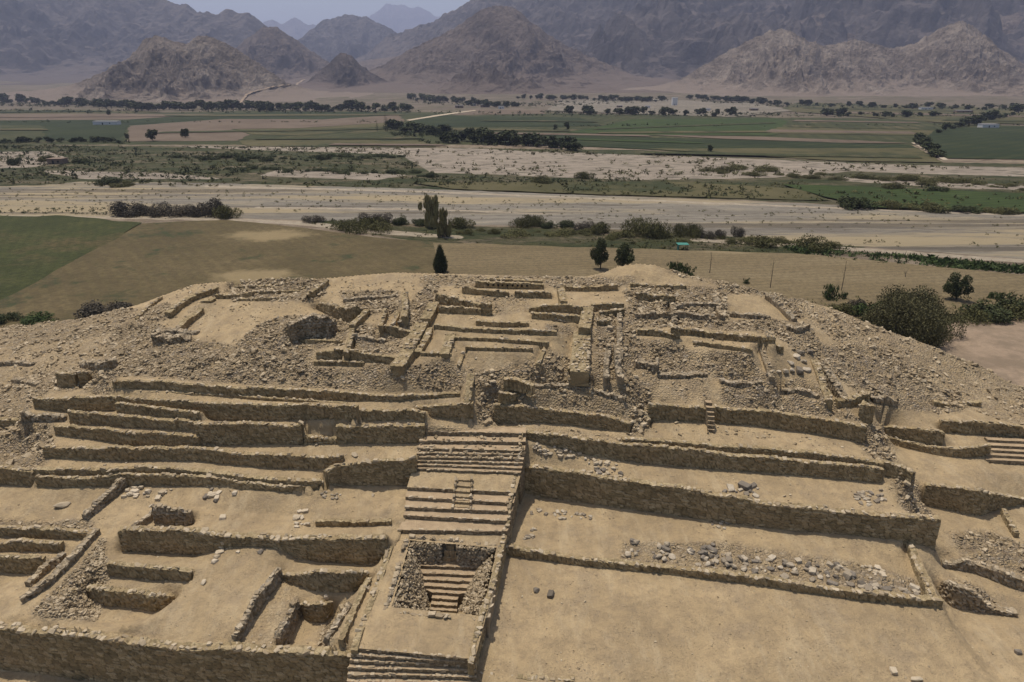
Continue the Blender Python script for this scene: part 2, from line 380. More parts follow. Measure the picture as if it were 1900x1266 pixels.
wall('L5r', 'brown wall ending square at the left side of the sandy passage above the staircase', [(776,757,770),(817,755,776),(850,751,780),(874,749,782)], zt=(7.6,8.0), th=0.4)
wall('L6', 'uppermost long brown terrace wall of the left flank, tapering away to the right', [(210,707,721),(280,709,724),(360,714,730),(438,721,737),(540,724,741),(640,729,744),(733,735,745),(790,733,741),(850,731,736)], zt=(8.4,8.2), th=0.35)
wall('L6b', 'narrow kerb of stones at the foot of the uppermost left terrace wall', [(210,724,729),(340,730,735),(438,735,739),(560,743,747),(640,748,751)], (7.4,7.8), th=0.2, cap=0.5, con=False)
wall('LE1', 'short dark wall poking out of the rubble at the left edge of the photograph', [(-60,776,792),(0,778,793),(29,782,794)], 4.9, th=0.4)
wall('LE2', 'stubby rubble-built wall beside a heap on the far left, under the long terrace wall', [(45,768,784),(70,769,783),(118,771,783)], 5.9, th=0.4, mat=M_COBBLE, rough=2)
wall('LA', 'upper of the three stacked low walls at the left edge beside the cobbled ramp', [(-80,978,992),(0,981,997),(80,983,999),(168,987,1000)], 2.9, th=0.35)
wall('LB', 'middle of the three stacked low walls at the left edge beside the cobbled ramp', [(-80,1010,1022),(0,1012,1024),(50,1007,1024),(111,1012,1026)], 2.55, th=0.35)
wall('LC', 'lower, pale-topped one of the three stacked walls at the left edge beside the cobbled ramp', [(-80,1032,1060),(0,1034,1062),(40,1036,1064),(81,1038,1063)], 1.9, th=0.35)
# ---- passage above the stair
wall('PG', 'dark side wall of the sandy passage above the main staircase', [(874,749,7.95,7.1),(877,725,8.6,7.9),(880,695,9.25,8.9)], th=0.5, top=True)
wall('PG2', 'dark little wall at the top right of the sandy passage', [(938,703,712),(960,706,713),(985,716,720)], 8.7, th=0.4, rough=1.4, con=False)
wall('PG3', 'low slanting wall on the right of the sandy passage, nearer the staircase', [(933,729,748),(950,733,744),(982,726,731)], 7.6, th=0.4, rough=1.4, con=False)
wall('X1', 'rough line of stones winding across the slope above the right top-tier wall', [(990,716,720),(1060,717,722),(1100,725,730),(1155,739,747)], (8.4,7.5), th=0.4, mat=M_COBBLE, rough=2)
wall('X2', 'low row of flat stones on the left shoulder, farthest of three', [(432,533,537),(470,531,535),(510,532,536)], th=0.3, rough=1.5)
wall('X3', 'low row of flat stones on the left shoulder, middle of three', [(470,541,545),(520,540,545),(562,541,545)], th=0.3, rough=1.5)
wall('X4', 'low row of flat stones on the left shoulder, nearest of three', [(440,556,560),(480,554,559),(525,553,557)], th=0.3, rough=1.5)
wall('X5', 'low rough wall face by the dark overhang on the left slope', [(150,676,683),(180,673,689),(205,671,690),(218,668,680)], th=0.5, mat=M_COBBLE, rough=2)
wall('X6', 'low curved ridge of stones at the far left of the slope', [(-30,676,681),(20,673,679),(58,674,680)], th=0.4, mat=M_COBBLE, rough=2)
wall('X7', 'broken low wall on the left slope just above the long terrace wall', [(22,705,711),(45,708,715),(66,711,716)], th=0.5, mat=M_COBBLE, rough=2)
wall('X8', 'short wall running down beside the deep trench on the right slope', [(1585,735,6.6,6.1),(1574,700,7.3,6.8),(1566,672,7.9,7.5)], th=0.4, top=True, free=True, con=False, mat=M_COBBLE, rough=2)
wall('X9', 'low wall stub in the rubble right of the upright stone pillar', [(1625,740,749),(1645,742,752),(1664,748,756)], th=0.5, mat=M_COBBLE, rough=2)
wall('X10', 'low wall stub among rubble left of the thick raised wall', [(662,622,629),(690,628,634),(712,632,637)], th=0.4, mat=M_COBBLE, rough=2)
wall('X11', 'thin wall line behind the cobbled patch left of the summit court', [(640,556,561),(690,551,557),(740,549,554)], th=0.4, mat=M_COBBLE, rough=2)
wall('X12', 'small low wall in the rubble directly behind the stepped court benches', [(1030,592,597),(1045,595,600),(1068,598,603)], th=0.4, mat=M_COBBLE, rough=2)
wall('X13', 'low cross wall between the rubble rooms of the right summit', [(1256,597,10.6,10.2),(1254,575,11.0,10.6),(1250,552,11.5,11.1)], th=0.45, top=True, free=True, mat=M_COBBLE, rough=2)
wall('X14', 'low wall at the back of the rubble rooms of the right summit', [(1258,566,571),(1290,564,570),(1330,566,572)], th=0.4, mat=M_COBBLE, rough=2)
wall('X15', 'low retaining line of rubble across the middle of the right slope', [(1340,706,712),(1375,712,719),(1410,708,715)], th=0.5, mat=M_COBBLE, rough=2)
wall('X16', 'winding low wall below the boulder pile on the right slope', [(1440,728,734),(1480,722,729),(1515,735,742)], th=0.5, mat=M_COBBLE, rough=2)
wall('LD', 'short cobbled wall between the stacked left edge walls and the long diagonal wall', [(58,1077,2.75,2.4),(90,1050,2.85,2.5),(118,1027,3.0,2.6)], th=0.35, top=True, free=True, mat=M_COBBLE, rough=1.8)
wall('S8', 'low kerb along the right side of the bare court floor', [(1002,674,9.75,9.6),(1009,655,10.05,9.9),(1014,641,10.3,10.15)], th=0.3, top=True, free=True, cap=0.4)
# ---- right flank
wall('E', 'low kerb wall edging the big empty plaza, its far end hidden behind loose grey stones', [(941,1018,1033),(1000,1028,1042),(1075,1039,1050),(1151,1047,1058),(1240,1055,1066),(1320,1063,1076),(1400,1074,1087),(1500,1089,1101),(1602,1102,1116),(1690,1112,1124),(1743,1117,1129)], 1.9, th=0.4, cap=0.9)
wall('D', 'highest brown retaining wall of the right flank, behind the terrace with the loose grey stones', [(969,866,912),(1000,871,923),(1060,879,931),(1135,891,941),(1236,904,955),(1303,915,964),(1360,925,972),(1421,937,979),(1500,945,988),(1535,951,990),(1600,956,995),(1683,962,1003),(1743,966,1017)], zt=(4.5,4.15), th=0.55, ss=(0.40,0.21))
wall('C', 'long brown retaining wall of the right flank with a straight pale crest, second from below', [(976,802,814),(1000,806,822),(1050,812,835),(1100,818,845),(1143,823,853),(1200,829,861),(1265,836,868),(1340,844,873),(1420,851,878),(1498,859,884),(1570,866,891),(1637,873,898)], zt=(6.2,5.0), th=0.4, cap=1.0)
wall('B', 'thin dark wall running just behind the pale-crested wall of the right flank', [(1159,817,824),(1232,819,828),(1320,826,836),(1400,833,843),(1498,841,851),(1570,850,861),(1632,859,871),(1648,861,886),(1689,876,893)], zt=(5.95,5.25), th=0.4)
wall('A', 'brown retaining wall between the passage and the gully, top tier of the right flank', [(921,754,787),(960,755,786),(1000,761,785),(1040,764,788),(1083,770,793),(1120,772,797),(1166,785,802)], zt=(7.5,6.6), th=0.4)
wall('A2', 'brown retaining wall between the gully and the little pale stair, top tier', [(1207,752,780),(1240,754,782),(1280,757,784),(1314,760,784)], zt=(7.3,7.2), th=0.4)
wall('A3', 'brown retaining wall right of the little pale stair, reaching to the upright stone pillar', [(1327,757,785),(1400,763,790),(1450,768,797),(1500,776,803),(1550,784,812),(1606,793,822)], zt=(7.0,5.8), th=0.45)
wall('ES', 'narrow stone wall closing the right end of the terrace with loose grey stones', [(1725,1108,2.35,1.9),(1710,1070,2.4,1.9),(1695,1035,2.45,2.0),(1680,1003,2.5,2.1)][::-1], th=0.4, top=True)
wall('GW', 'side wall of the gully, right of the brown top-tier wall', [(1206,782,6.2,5.7),(1207,758,6.9,6.0)], th=0.4, top=True)
# ---- far right
wall('F1', 'brown wall running right from below the stone pillar, upper of two', [(1632,792,806),(1660,794,813),(1700,797,821),(1735,801,827),(1745,805,828)], 3.65, th=0.4)
wall('F2', 'brown wall running right from below the stone pillar, lower of two', [(1645,812,822),(1690,823,834),(1735,833,844),(1791,834,850),(1831,826,848)], 3.2, th=0.35)
wall('F3', 'brown wall above the pale steps at the right edge', [(1745,782,802),(1800,784,806),(1841,786,808),(1898,795,813),(1990,806,822)], 3.9, th=0.4)
wall('F4', 'large brown wall right of the stepped terrace ends, curving under a sandy slope', [(1713,901,937),(1760,906,947),(1800,912,956),(1820,918,959),(1857,922,945),(1900,927,938),(1990,938,945)], 1.75, th=0.45)
wall('F5', 'ragged dark wall under a heap of grey rubble at the right edge', [(1753,1045,1054),(1797,1042,1060),(1837,1056,1074),(1870,1068,1088),(1900,1079,1097),(1990,1090,1112)], 0.95, th=0.45, mat=M_COBBLE, rough=1.6)
wall('F6', 'wedge-shaped rough wall at the right beside the corner of the big plaza', [(1742,1081,1108),(1763,1086,1126),(1804,1103,1133),(1837,1129,1138),(1881,1138,1144)], 0.5, th=0.5, mat=M_COBBLE, rough=1.8)
wall('F7', 'narrow stone row climbing on the far right above the dark rubble wall', [(1860,945,2.2,1.75),(1868,965,2.0,1.6),(1880,985,1.8,1.4)], th=0.3, top=True, free=True)
wall('BS', 'low stone kerb at the bottom edge of the photograph right of the staircase', [(884,1252,1275),(925,1259,1282),(968,1263,1286),(1060,1268,1291)], 1.0, th=0.4, con=False)
# ---- excavation pits, left
wall('PA1', 'short upper brown wall inside the left excavation pit', [(205,1049,1072),(240,1052,1074),(290,1056,1077),(352,1060,1079)], 2.5, th=0.35)
wall('PA2', 'lower crumbling wall inside the left excavation pit with a bulging plastered end', [(163,1096,1110),(192,1098,1127),(230,1102,1129),(259,1104,1131),(293,1107,1137),(322,1106,1120)], 1.7, th=0.4, rough=1.5)
wall('PB1', 'brown wall at the back of the right excavation pit', [(522,1067,1076),(560,1066,1090),(582,1064,1099),(620,1064,1101),(662,1065,1101),(684,1066,1080)], 2.3, th=0.35)
wall('PB2', 'small dark wall at the deep end of the right excavation pit', [(560,1122,1145),(575,1123,1155),(606,1123,1158),(618,1123,1140)], 1.3, th=0.3)
wall('PD', 'long diagonal wall with a pale top at the left of the left excavation pit', [(47,1109,3.0,2.7),(95,1078,3.2,2.9),(140,1033,3.35,3.0),(183,983,3.5,3.2)], th=0.4, top=True, free=True, mat=M_COBBLE, rough=1.5, cap=0.9)
wall('PW1', 'cobbled wall between the wide sandy floor and the trench of the right pit', [(440,1176,2.95,2.3),(470,1128,3.0,2.3),(520,1056,3.1,2.4)], th=0.3, top=True, mat=M_COBBLE, rough=1.8)
wall('PW2', 'broad cobbled wall dropping into the deep end of the right pit', [(519,1178,2.5,1.3),(530,1158,2.55,1.3),(552,1110,2.6,1.4)], th=0.35, top=True, mat=M_COBBLE, rough=2.0)
wall('PW3', 'rough rubble wall on the right side of the right excavation pit', [(640,1123,2.95,1.35),(612,1165,2.95,1.3),(601,1178,2.95,1.3)], th=0.35, top=True, mat=M_COBBLE, rough=2.0)
wall('PW4', 'smooth plastered kerb beside the left edge of the sunken stair platform', [(641,1184,3.15,2.9),(655,1150,3.15,2.9),(689,1074,3.15,2.9)], th=0.3, top=True, free=True, cap=0.15)
wall('PH1', 'cobbled face of the small hollow on the left sandy terrace', [(290,944,970),(325,943,975),(354,951,974)], 3.05, th=0.3, mat=M_COBBLE, rough=1.8)
wall('PH2', 'slanting stone row beside the small hollow on the left sandy terrace', [(242,984,3.5,3.1),(268,963,3.55,3.1),(293,945,3.6,3.1)], th=0.25, top=True, mat=M_COBBLE)
wall('PT', 'narrow rough wall running down across the left sandy terrace', [(163,953,3.85,3.5),(195,918,4.15,3.5),(230,884,4.45,3.6)], th=0.35, top=True, free=True, mat=M_COBBLE, rough=1.8)
wall('PM', 'low mud kerb of the square patch left of the main staircase', [(590,968,977),(650,970,978),(722,968,976)], 3.2, th=0.3, cap=0.1)
# ---- upper mound, left half
wall('U1', 'brown wall at the foot of the thick raised wall, above the rubble slope', [(591,653,667),(620,650,668),(648,650,669),(680,657,673),(729,663,676)], 9.5, th=0.3)
wall('U1b', 'low step below the brown wall at the foot of the thick raised wall', [(586,671,679),(620,672,680),(672,674,682)], 9.2, th=0.25)
wall('U2', 'thick raised wall with a flat plastered top, left side of the stepped court', [(749,680,9.95,9.3),(770,648,10.35,9.7),(785,615,10.8,10.2),(795,600,10.95,10.45)], th=0.95, top=True, cap=0.35)
wall('U2b', 'upper stretch of the thick raised wall, left of the stepped court', [(800,592,11.2,10.6),(812,570,11.55,11.0),(816,560,11.65,11.15)], th=0.85, top=True, cap=0.35)
wall('U3', 'tall thin dark wall climbing left of the thick raised wall', [(650,652,10.2,9.6),(655,632,10.5,9.9),(657,610,10.75,10.1)], th=0.4, top=True)
wall('U3b', 'upper run of the thin wall left of the thick raised wall', [(660,603,10.9,10.5),(672,590,11.1,10.65),(686,576,11.3,10.9)], th=0.5, top=True, free=True)
wall('U4', 'dark upright wall face beside the small walled chamber on the left of the court', [(757,586,11.7,10.8),(759,565,11.9,11.0),(757,541,12.1,11.4)], th=0.5, top=True)
wall('U4b', 'left wall of the small walled chamber beside the thick raised wall', [(712,604,11.2,10.7),(716,585,11.4,10.9),(718,574,11.5,11.0)], th=0.3, top=True, free=True)
wall('U4c', 'front wall of the small walled chamber beside the thick raised wall', [(706,606,617),(725,606,622),(745,611,626),(760,616,625)], th=0.35, free=True)
wall('U4d', 'right wall of the small walled chamber beside the thick raised wall', [(732,602,11.2,10.8),(738,588,11.4,10.9),(741,580,11.5,11.0)], th=0.3, top=True, free=True)
wall('U5', 'wall of stacked fieldstone leading up the left shoulder of the mound', [(575,545,11.6,11.1),(595,532,11.9,11.4),(608,520,12.1,11.7)], th=0.35, top=True)
wall('U6', 'long curved low wall on the left shoulder with loose stones at its near end', [(318,580,9.7,9.2),(338,562,10.0,9.5),(365,546,10.3,9.8),(402,534,10.6,10.1)], th=0.55, top=True, cap=0.4)
wall('U7', 'straight flat-topped low wall on the left shoulder, nearest of two', [(334,609,9.2,8.6),(350,593,9.5,9.0),(376,572,9.9,9.4)], th=0.5, top=True, cap=0.35)
wall('U8', 'thin kerb of stones down the left rim of the mound', [(256,590,8.3,8.1),(278,568,8.8,8.6),(300,552,9.2,9.0)], th=0.25, top=True, free=True)
wall('U9', 'pair of short plastered slabs on the left shoulder of the mound', [(375,559,563),(392,559,563),(400,553,558)], th=0.5, free=True, cap=0.2)
wall('U10', 'narrow stepped wall crossing the left shoulder above the bare hollow', [(402,548,554),(430,548,554),(466,543,551)], th=0.35)
wall('U11', 'block of dark rough rubble masonry standing alone on the left slope', [(288,624,646),(310,627,649),(330,628,650),(352,630,648)], 8.35, th=1.0, mat=M_COBBLE, rough=2.0, cap=1.0, free=True, con=False)
wall('U12', 'upper tier of the lone rubble block on the left slope', [(292,614,624),(330,616,626),(362,617,628)], 8.8, th=0.6, mat=M_COBBLE, rough=2.0, free=True, con=False)
wall('U13', 'slumped cobbled face in the middle left of the mound, below the dark hollow', [(545,603,635),(565,592,630),(590,588,632),(615,590,628),(625,596,618)], 10.0, th=0.7, mat=M_COBBLE, rough=2.2, cap=1.0, ss=(0.3,0.22))
wall('U14', 'dark shaded back wall of the hollow behind the slumped cobbled face', [(588,566,574),(615,568,588),(640,572,597),(665,572,600),(676,575,594)], 10.35, th=0.5, rough=1.4)
wall('U15', 'thin lip wall of the small sandy recess below the slumped cobbled face', [(560,632,637),(590,632,637),(630,634,638)], th=0.25, cap=0.2)
wall('U16', 'doorway piece of masonry left of a small flight of steps on the left slope', [(110,693,718),(125,694,722),(140,696,722)], 6.9, th=0.5)
wall('U17', 'doorway piece of masonry right of a small flight of steps on the left slope', [(154,692,720),(166,692,718),(172,694,714)], 6.9, th=0.5)
# ---- stepped court and summit rooms
wall('S1', 'long upper bench wall at the back of the stepped court', [(808,604,611),(850,608,615),(920,612,619),(980,614,622),(1029,615,623)], 10.75, th=0.35, cap=0.6)
wall('S2', 'second bench wall at the back of the stepped court', [(847,625,631),(900,628,634),(960,631,638),(1015,635,641)], 10.45, th=0.3, cap=0.5)
wall('S3', 'lowest bench wall of the stepped court beside the bare floor', [(867,644,650),(920,646,652),(985,649,654)], 10.2, th=0.28, cap=0.6)
wall('S4', 'left side kerb of the bare floor of the stepped court', [(857,676,9.6,9.4),(862,660,9.9,9.7),(868,646,10.2,10.0)], th=0.25, top=True, cap=0.6)
wall('S5', 'left bench of the stepped court, inner one', [(834,656,10.3,10.0),(840,638,10.5,10.2),(846,622,10.7,10.4)], th=0.7, top=True, cap=0.4)
wall('S6', 'left bench of the stepped court, outer one', [(782,652,10.2,9.9),(794,630,10.45,10.1),(803,610,10.7,10.4)], th=0.5, top=True, cap=0.5)
wall('S7', 'front kerb joining the left benches of the stepped court', [(784,655,661),(815,656,662),(834,657,662)], 10.0, th=0.25, cap=0.6)
wall('T1', 'plain low wall in the centre of the summit behind the benches', [(886,596,605),(930,598,607),(978,600,607)], 10.85, th=0.4, cap=0.4)
wall('T2', 'front wall of two close parallel walls left of the central causeway', [(990,581,592),(1030,584,595),(1071,588,599)], 11.0, th=0.3)
wall('T3', 'rear wall of two close parallel walls left of the central causeway', [(985,573,579),(1010,568,579),(1050,567,580),(1076,571,583)], 11.25, th=0.35)
wall('T4', 'slanting rough wall behind the thick raised wall, left of the small pillar', [(810,547,563),(840,553,569),(870,561,573),(887,565,575)], 11.35, th=0.4, rough=1.5)
wall('T5', 'lower slanting wall left of the small pillar on the summit', [(817,569,581),(850,570,582),(889,574,584)], 11.15, th=0.35)
wall('T6', 'rear summit wall left of the gap, dark-faced', [(860,534,545),(890,537,548),(920,541,550),(940,543,551)], 11.8, th=0.35)
wall('T7', 'rear summit wall right of the gap, dark-faced', [(958,542,552),(985,543,553),(1019,544,554)], 11.75, th=0.35)
wall('T8', 'niched wall with a row of small dark holes at the back of the summit', [(885,524,534),(940,526,536),(1005,528,537)], 12.0, th=0.4, cap=0.6)
wall('T9', 'thin pale wall behind the niched wall on the summit rim', [(905,518,522),(960,520,524),(1003,522,526)], 12.25, th=0.4, cap=0.6)
wall('T10', 'small square masonry pillar in the middle of the summit', [(894,565,585),(903,565,586),(911,565,585)], 11.05, th=0.6, cap=0.8, free=True, cat='stone pillar', name='stone_pillar')
wall('T11', 'back wall of the tan sunken room on the summit', [(1040,532,540),(1075,534,541),(1110,532,541),(1143,529,539)], 11.7, th=0.4)
wall('T12', 'stone wall on the left side of the tan sunken room', [(1040,557,12.1,11.6),(1036,543,12.3,11.7),(1034,533,12.4,11.9)][::-1], th=0.6, top=True, free=True)
wall('K1', 'raised causeway with a stone-edged plaster top, upper stretch', [(1098,609,11.05,10.5),(1099,590,11.35,10.8),(1100,570,11.65,11.15)], th=0.95, top=True, free=True, cap=0.45)
wall('K2', 'raised causeway of pale stones running down the middle of the mound', [(1092,690,9.35,8.75),(1094,660,9.9,9.35),(1096,633,10.4,9.85),(1097,618,10.65,10.15)], th=1.35, top=True, free=True, cap=0.9)
wall('K3', 'dark end face of the raised causeway', [(1057,683,694),(1075,682,694),(1091,682,693)], 8.85, th=0.4, con=False)
wall('V1', 'dark back wall of the room just right of the causeway', [(1100,565,578),(1130,564,578),(1155,563,576)], 11.15, th=0.4)
wall('V2', 'small inner wall of the room just right of the causeway', [(1117,579,588),(1135,577,586),(1156,575,585)], 11.0, th=0.3)
wall('V3', 'long low rubble wall right of the court, running down the slope', [(1157,665,9.55,9.2),(1156,630,10.4,10.0),(1155,595,11.0,10.6),(1156,575,11.3,10.9)], th=0.4, top=True, free=True, mat=M_COBBLE, rough=1.5)
wall('V4', 'small cube of masonry beside the causeway', [(1110,594,604),(1120,594,605),(1130,595,604)], 10.85, th=0.45)
wall('V5', 'thick rubble wall left of the small broken stair', [(1131,700,8.95,8.4),(1131,670,9.6,9.1),(1134,640,10.2,9.75)], th=0.4, top=True, free=True, mat=M_COBBLE, rough=2)
wall('V6', 'thick rubble wall right of the small broken stair', [(1156,700,8.95,8.4),(1152,670,9.6,9.1),(1150,640,10.2,9.75)], th=0.45, top=True, free=True, mat=M_COBBLE, rough=2)
wall('R1', 'front wall of the upper rubble rooms on the right summit', [(1181,583,590),(1215,581,592),(1250,581,591),(1312,584,593)], 10.7, th=0.4, mat=M_COBBLE, rough=1.6)
wall('R2', 'dark corner wall of the rubble room on the right summit', [(1187,545,560),(1200,543,559),(1215,547,558),(1240,548,560),(1250,551,560)], 11.35, th=0.5, rough=1.6)
wall('R3', 'low wall of the second tier on the right summit, left piece', [(1186,611,622),(1215,613,624),(1245,620,628)], 10.1, th=0.4, rough=1.4)
wall('R4', 'low wall of the second tier on the right summit, between two dark notches', [(1262,611,622),(1290,613,624),(1318,620,628)], 10.05, th=0.4, rough=1.4)
wall('R5', 'long low wall of the second tier on the right summit, right piece', [(1320,619,629),(1370,622,634),(1435,628,638)], 9.85, th=0.45, rough=1.3)
wall('R6', 'long plastered bench below the second-tier wall on the right summit', [(1289,633,640),(1340,640,648),(1391,649,656)], 9.6, th=0.3, cap=0.3)
wall('R7', 'short square post of stones left of the second-tier wall', [(1246,609,630),(1253,609,631),(1260,610,630)], 9.95, th=0.5)
wall('R8', 'side wall of the bare sandy room on the right summit', [(1345,585,10.7,10.3),(1338,565,11.0,10.7),(1331,545,11.4,11.1)], th=0.5, top=True, free=True, mat=M_COBBLE, rough=1.8)
wall('R9', 'broken front wall of the bare sandy room on the right summit', [(1345,582,588),(1390,585,591),(1425,588,594)], 10.1, th=0.5, free=True, mat=M_COBBLE, rough=1.8)
wall('R10', 'outer rubble wall on the right of the bare sandy room', [(1478,589,9.7,9.3),(1455,565,10.3,9.9),(1430,545,10.9,10.5)], th=0.6, top=True, free=True, mat=M_COBBLE, rough=1.8)
wall('R11', 'wall behind the rubble rooms near the right summit rim', [(1172,527,533),(1200,529,534),(1201,527,534)], 11.9, th=0.4, rough=1.5)
wall('R12', 'thin wall on the right summit rim behind the rubble rooms', [(1220,530,535),(1250,529,535),(1270,531,536)], 11.7, th=0.4, rough=1.5)
wall('R13', 'low curved heap-wall in the middle of the right slope', [(1212,692,701),(1240,697,704),(1280,696,702),(1310,694,700)], 8.15, th=0.6, mat=M_COBBLE, rough=2)
wall('R14', 'ragged wall above the sandy hollow on the right slope', [(1182,671,682),(1200,675,686),(1216,679,688)], 8.75, th=0.6, mat=M_COBBLE, rough=2)
wall('Q1', 'long dark-faced slanting wall high on the right slope, seen along its length', [(1561,740,6.7,6.0),(1545,712,7.3,6.6),(1530,690,7.8,7.0),(1522,668,8.3,7.5)][::-1], th=0.6, top=True, mat=M_COBBLE, rough=1.6)
wall('Q1b', 'brown inner face of the deep trench on the right slope', [(1548,741,7.1,5.9),(1536,712,7.6,6.2),(1527,690,8.1,6.7),(1521,668,8.5,7.3)], th=0.6, top=True, rough=1.4)
wall('Q2', 'upright stone pillar with a square head at the right end of the top tier wall', [(1592,755,790),(1604,753,793),(1615,757,790)], 5.2, th=0.9, cap=0.6, cat='stone pillar', name='stone_pillar', con=False)
wall('Q3', 'short dark wall joining the stone pillar from the left', [(1556,742,756),(1580,740,756),(1612,732,748)], 6.2, th=0.5, rough=1.6)
wall('Q4', 'small low wall in the sand on the right slope, farther of two', [(1735,747,756),(1748,748,757),(1757,750,758)], 4.6, th=0.5, rough=1.4)
wall('Q5', 'small low wall in the sand on the right slope, nearer the right edge', [(1770,750,752),(1795,749,752),(1816,745,754)], 4.3, th=0.4, rough=1.4)
wall('Q6', 'square stump of masonry beside the pile of big grey boulders', [(1437,643,656),(1444,643,657),(1451,644,656)], 9.0, th=0.5, cap=0.6)
wall('Q7', 'curved pit wall on the right shoulder, partly buried', [(1462,606,616),(1480,610,620),(1500,604,612)], 9.4, th=0.5, rough=1.8, mat=M_COBBLE)
wall('Q8', 'long winding row of stones down the sandy strip of the right slope', [(1437,700,8.4,8.1),(1428,670,9.0,8.7),(1418,640,9.6,9.3)], th=0.4, top=True, free=True, mat=M_COBBLE, rough=1.8)

# ================================================================== RUIN: terrain of the mound
# constraint polylines (x, y, z) on bare ground
LINES = [
 [(905,1262,1.9),(925,1150,1.9),(940,1050,1.9)], [(952,1005,2.3),(958,960,2.3),(975,925,2.35)],
 [(1000,1262,1.85),(1300,1240,1.8),(1500,1200,1.8),(1700,1160,1.8)], [(1000,1120,1.9),(1300,1150,1.9),(1600,1160,1.85)],
 [(1743,1133,1.8),(1790,1200,1.6),(1840,1262,1.4)], [(1752,1131,1.1),(1802,1200,1.0),(1856,1262,0.95)], [(1880,1160,0.9),(1900,1240,0.85),(2100,1200,0.7)],
 [(720,990,3.15),(690,1090,3.1),(655,1195,3.05)], [(745,925,3.9),(735,960,3.6)],
 [(0,930,3.5),(300,940,3.5),(600,960,3.5),(720,960,3.5)], [(0,970,3.1),(100,972,3.1)],
 [(172,1150,1.72),(186,1122,1.75)],[(200,1078,2.6),(204,1052,2.9)],[(84,1148,2.85),(125,1100,2.95),(160,1060,3.05),(183,1025,3.1)],[(180,1130,1.7),(290,1142,1.7),(250,1152,1.7),(200,1154,1.7)],
 [(120,1163,2.95),(240,1160,2.9),(280,1149,2.9),(322,1112,2.95),(354,1076,3.0),(372,1040,3.1)],
 [(424,1188,2.95),(460,1130,3.0),(510,1058,3.1)],[(450,1190,2.33),(500,1125,2.4),(535,1085,2.5)],[(548,1190,1.3),(590,1165,1.3)],[(655,1120,2.95),(615,1200,2.95)],
 [(290,979,3.05),(345,979,3.1)],[(400,950,3.5),(500,970,3.5)],[(605,905,3.6),(735,915,3.6)],
 [(0,1100,2.5),(0,1150,2.5)],[(20,1140,2.7),(100,1165,2.85)],
 [(880,785,6.6),(905,785,6.6),(920,788,6.5)], [(885,750,7.3),(915,750,7.3)], [(890,705,9.0),(925,705,8.95)],
 [(870,668,9.75),(980,670,9.75)],[(862,684,9.35),(985,686,9.3)],[(1000,640,10.2),(1010,660,9.9)],
 [(785,800,6.6),(860,805,6.3),(970,808,6.0)],
 [(1180,790,6.2),(1190,811,6.0)], [(1180,745,7.4),(1185,765,6.9)],
 [(1836,860,2.9),(1975,868,2.85)],[(1836,822,3.3),(1975,829,3.3)],[(1836,812,3.8),(1975,818,3.8)],[(1752,870,3.3),(1850,878,3.0),(2000,890,2.8)], [(1640,835,3.7),(1700,850,3.4)], [(1650,905,2.9),(1700,960,2.2),(1735,1040,1.6)],
 [(1800,985,1.7),(1860,1000,1.6),(1990,1010,1.5)], [(1745,1000,1.9),(1770,1020,1.6)],
 [(-150,840,4.0),(0,840,4.0),(60,850,3.9)],[(-150,750,4.4),(0,750,4.5)],[(30,820,4.6),(70,810,4.9)],
 [(-200,1300,0.0),(300,1320,0.0),(640,1330,0.0)], [(1000,1330,1.5),(1800,1330,1.0)],
]
RIM = [(-260,648,0.6),(-120,628,2.0),(0,603,3.9),(80,598,5.2),(150,590,6.4),(210,577,7.3),(256,565,8.2),(310,545,9.3),(360,527,10.3),(430,521,10.9),(500,517,11.4),(560,515,11.8),(620,514,12.1),(680,509,12.3),(740,505,12.5),(820,507,12.5),(920,510,12.4),(1010,513,12.4),(1080,513,12.4),(1120,505,12.7),(1150,491,13.0),(1180,488,13.2),(1215,490,13.1),(1240,500,12.7),(1275,509,12.2),(1310,516,11.9),(1350,525,11.5),(1400,537,11.0),(1450,548,10.5),(1500,560,9.9),(1550,576,9.2),(1600,594,8.4),(1650,613,7.6),(1700,632,6.8),(1760,655,5.8),(1820,682,4.8),(1900,722,3.2),(1990,770,1.2),(2120,840,-1.0)]
GX0, GX1, GY0, GY1, GS = -66.0, 66.0, 14.0, 100.0, 0.13
NX, NY = int((GX1 - GX0) / GS) // 16 * 16, int((GY1 - GY0) / GS) // 16 * 16
for l in LINES:
    q = [P(x, y, z) for x, y, z in l]
    for a, b in zip(q[:-1], q[1:]):
        n = max(2, int(np.hypot(*(b - a)[:2]) / 0.3)); t = np.linspace(0, 1, n)[:, None]; CON.append(a + (b - a) * t)
for x, y, z in ZC: CON.append(P(x, y, z)[None])
rim = np.array([P(x, y, z) for x, y, z in RIM])
def densify(q, st=0.3):
    o = []
    for a, b in zip(q[:-1], q[1:]):
        n = max(2, int(np.hypot(*(b - a)[:2]) / st)); o.append(a + (b - a) * np.linspace(0, 1, n)[:, None])
    return np.concatenate(o)
rd = densify(rim)
ctr = np.array((2.0, 44.0))
out = rd[:, :2] - ctr; out /= np.linalg.norm(out, axis=1)[:, None]
CON.append(rd)
for k, dz in ((0.8, 0.35), (2.0, 1.1), (5.0, 3.2), (10.0, 7.0), (17.0, 13.0), (26.0, 22.0)):
    CON.append(np.column_stack([rd[:, :2] + out * k, np.maximum(rd[:, 2] - dz, ZV - 0.6)]))
C = np.concatenate(CON)
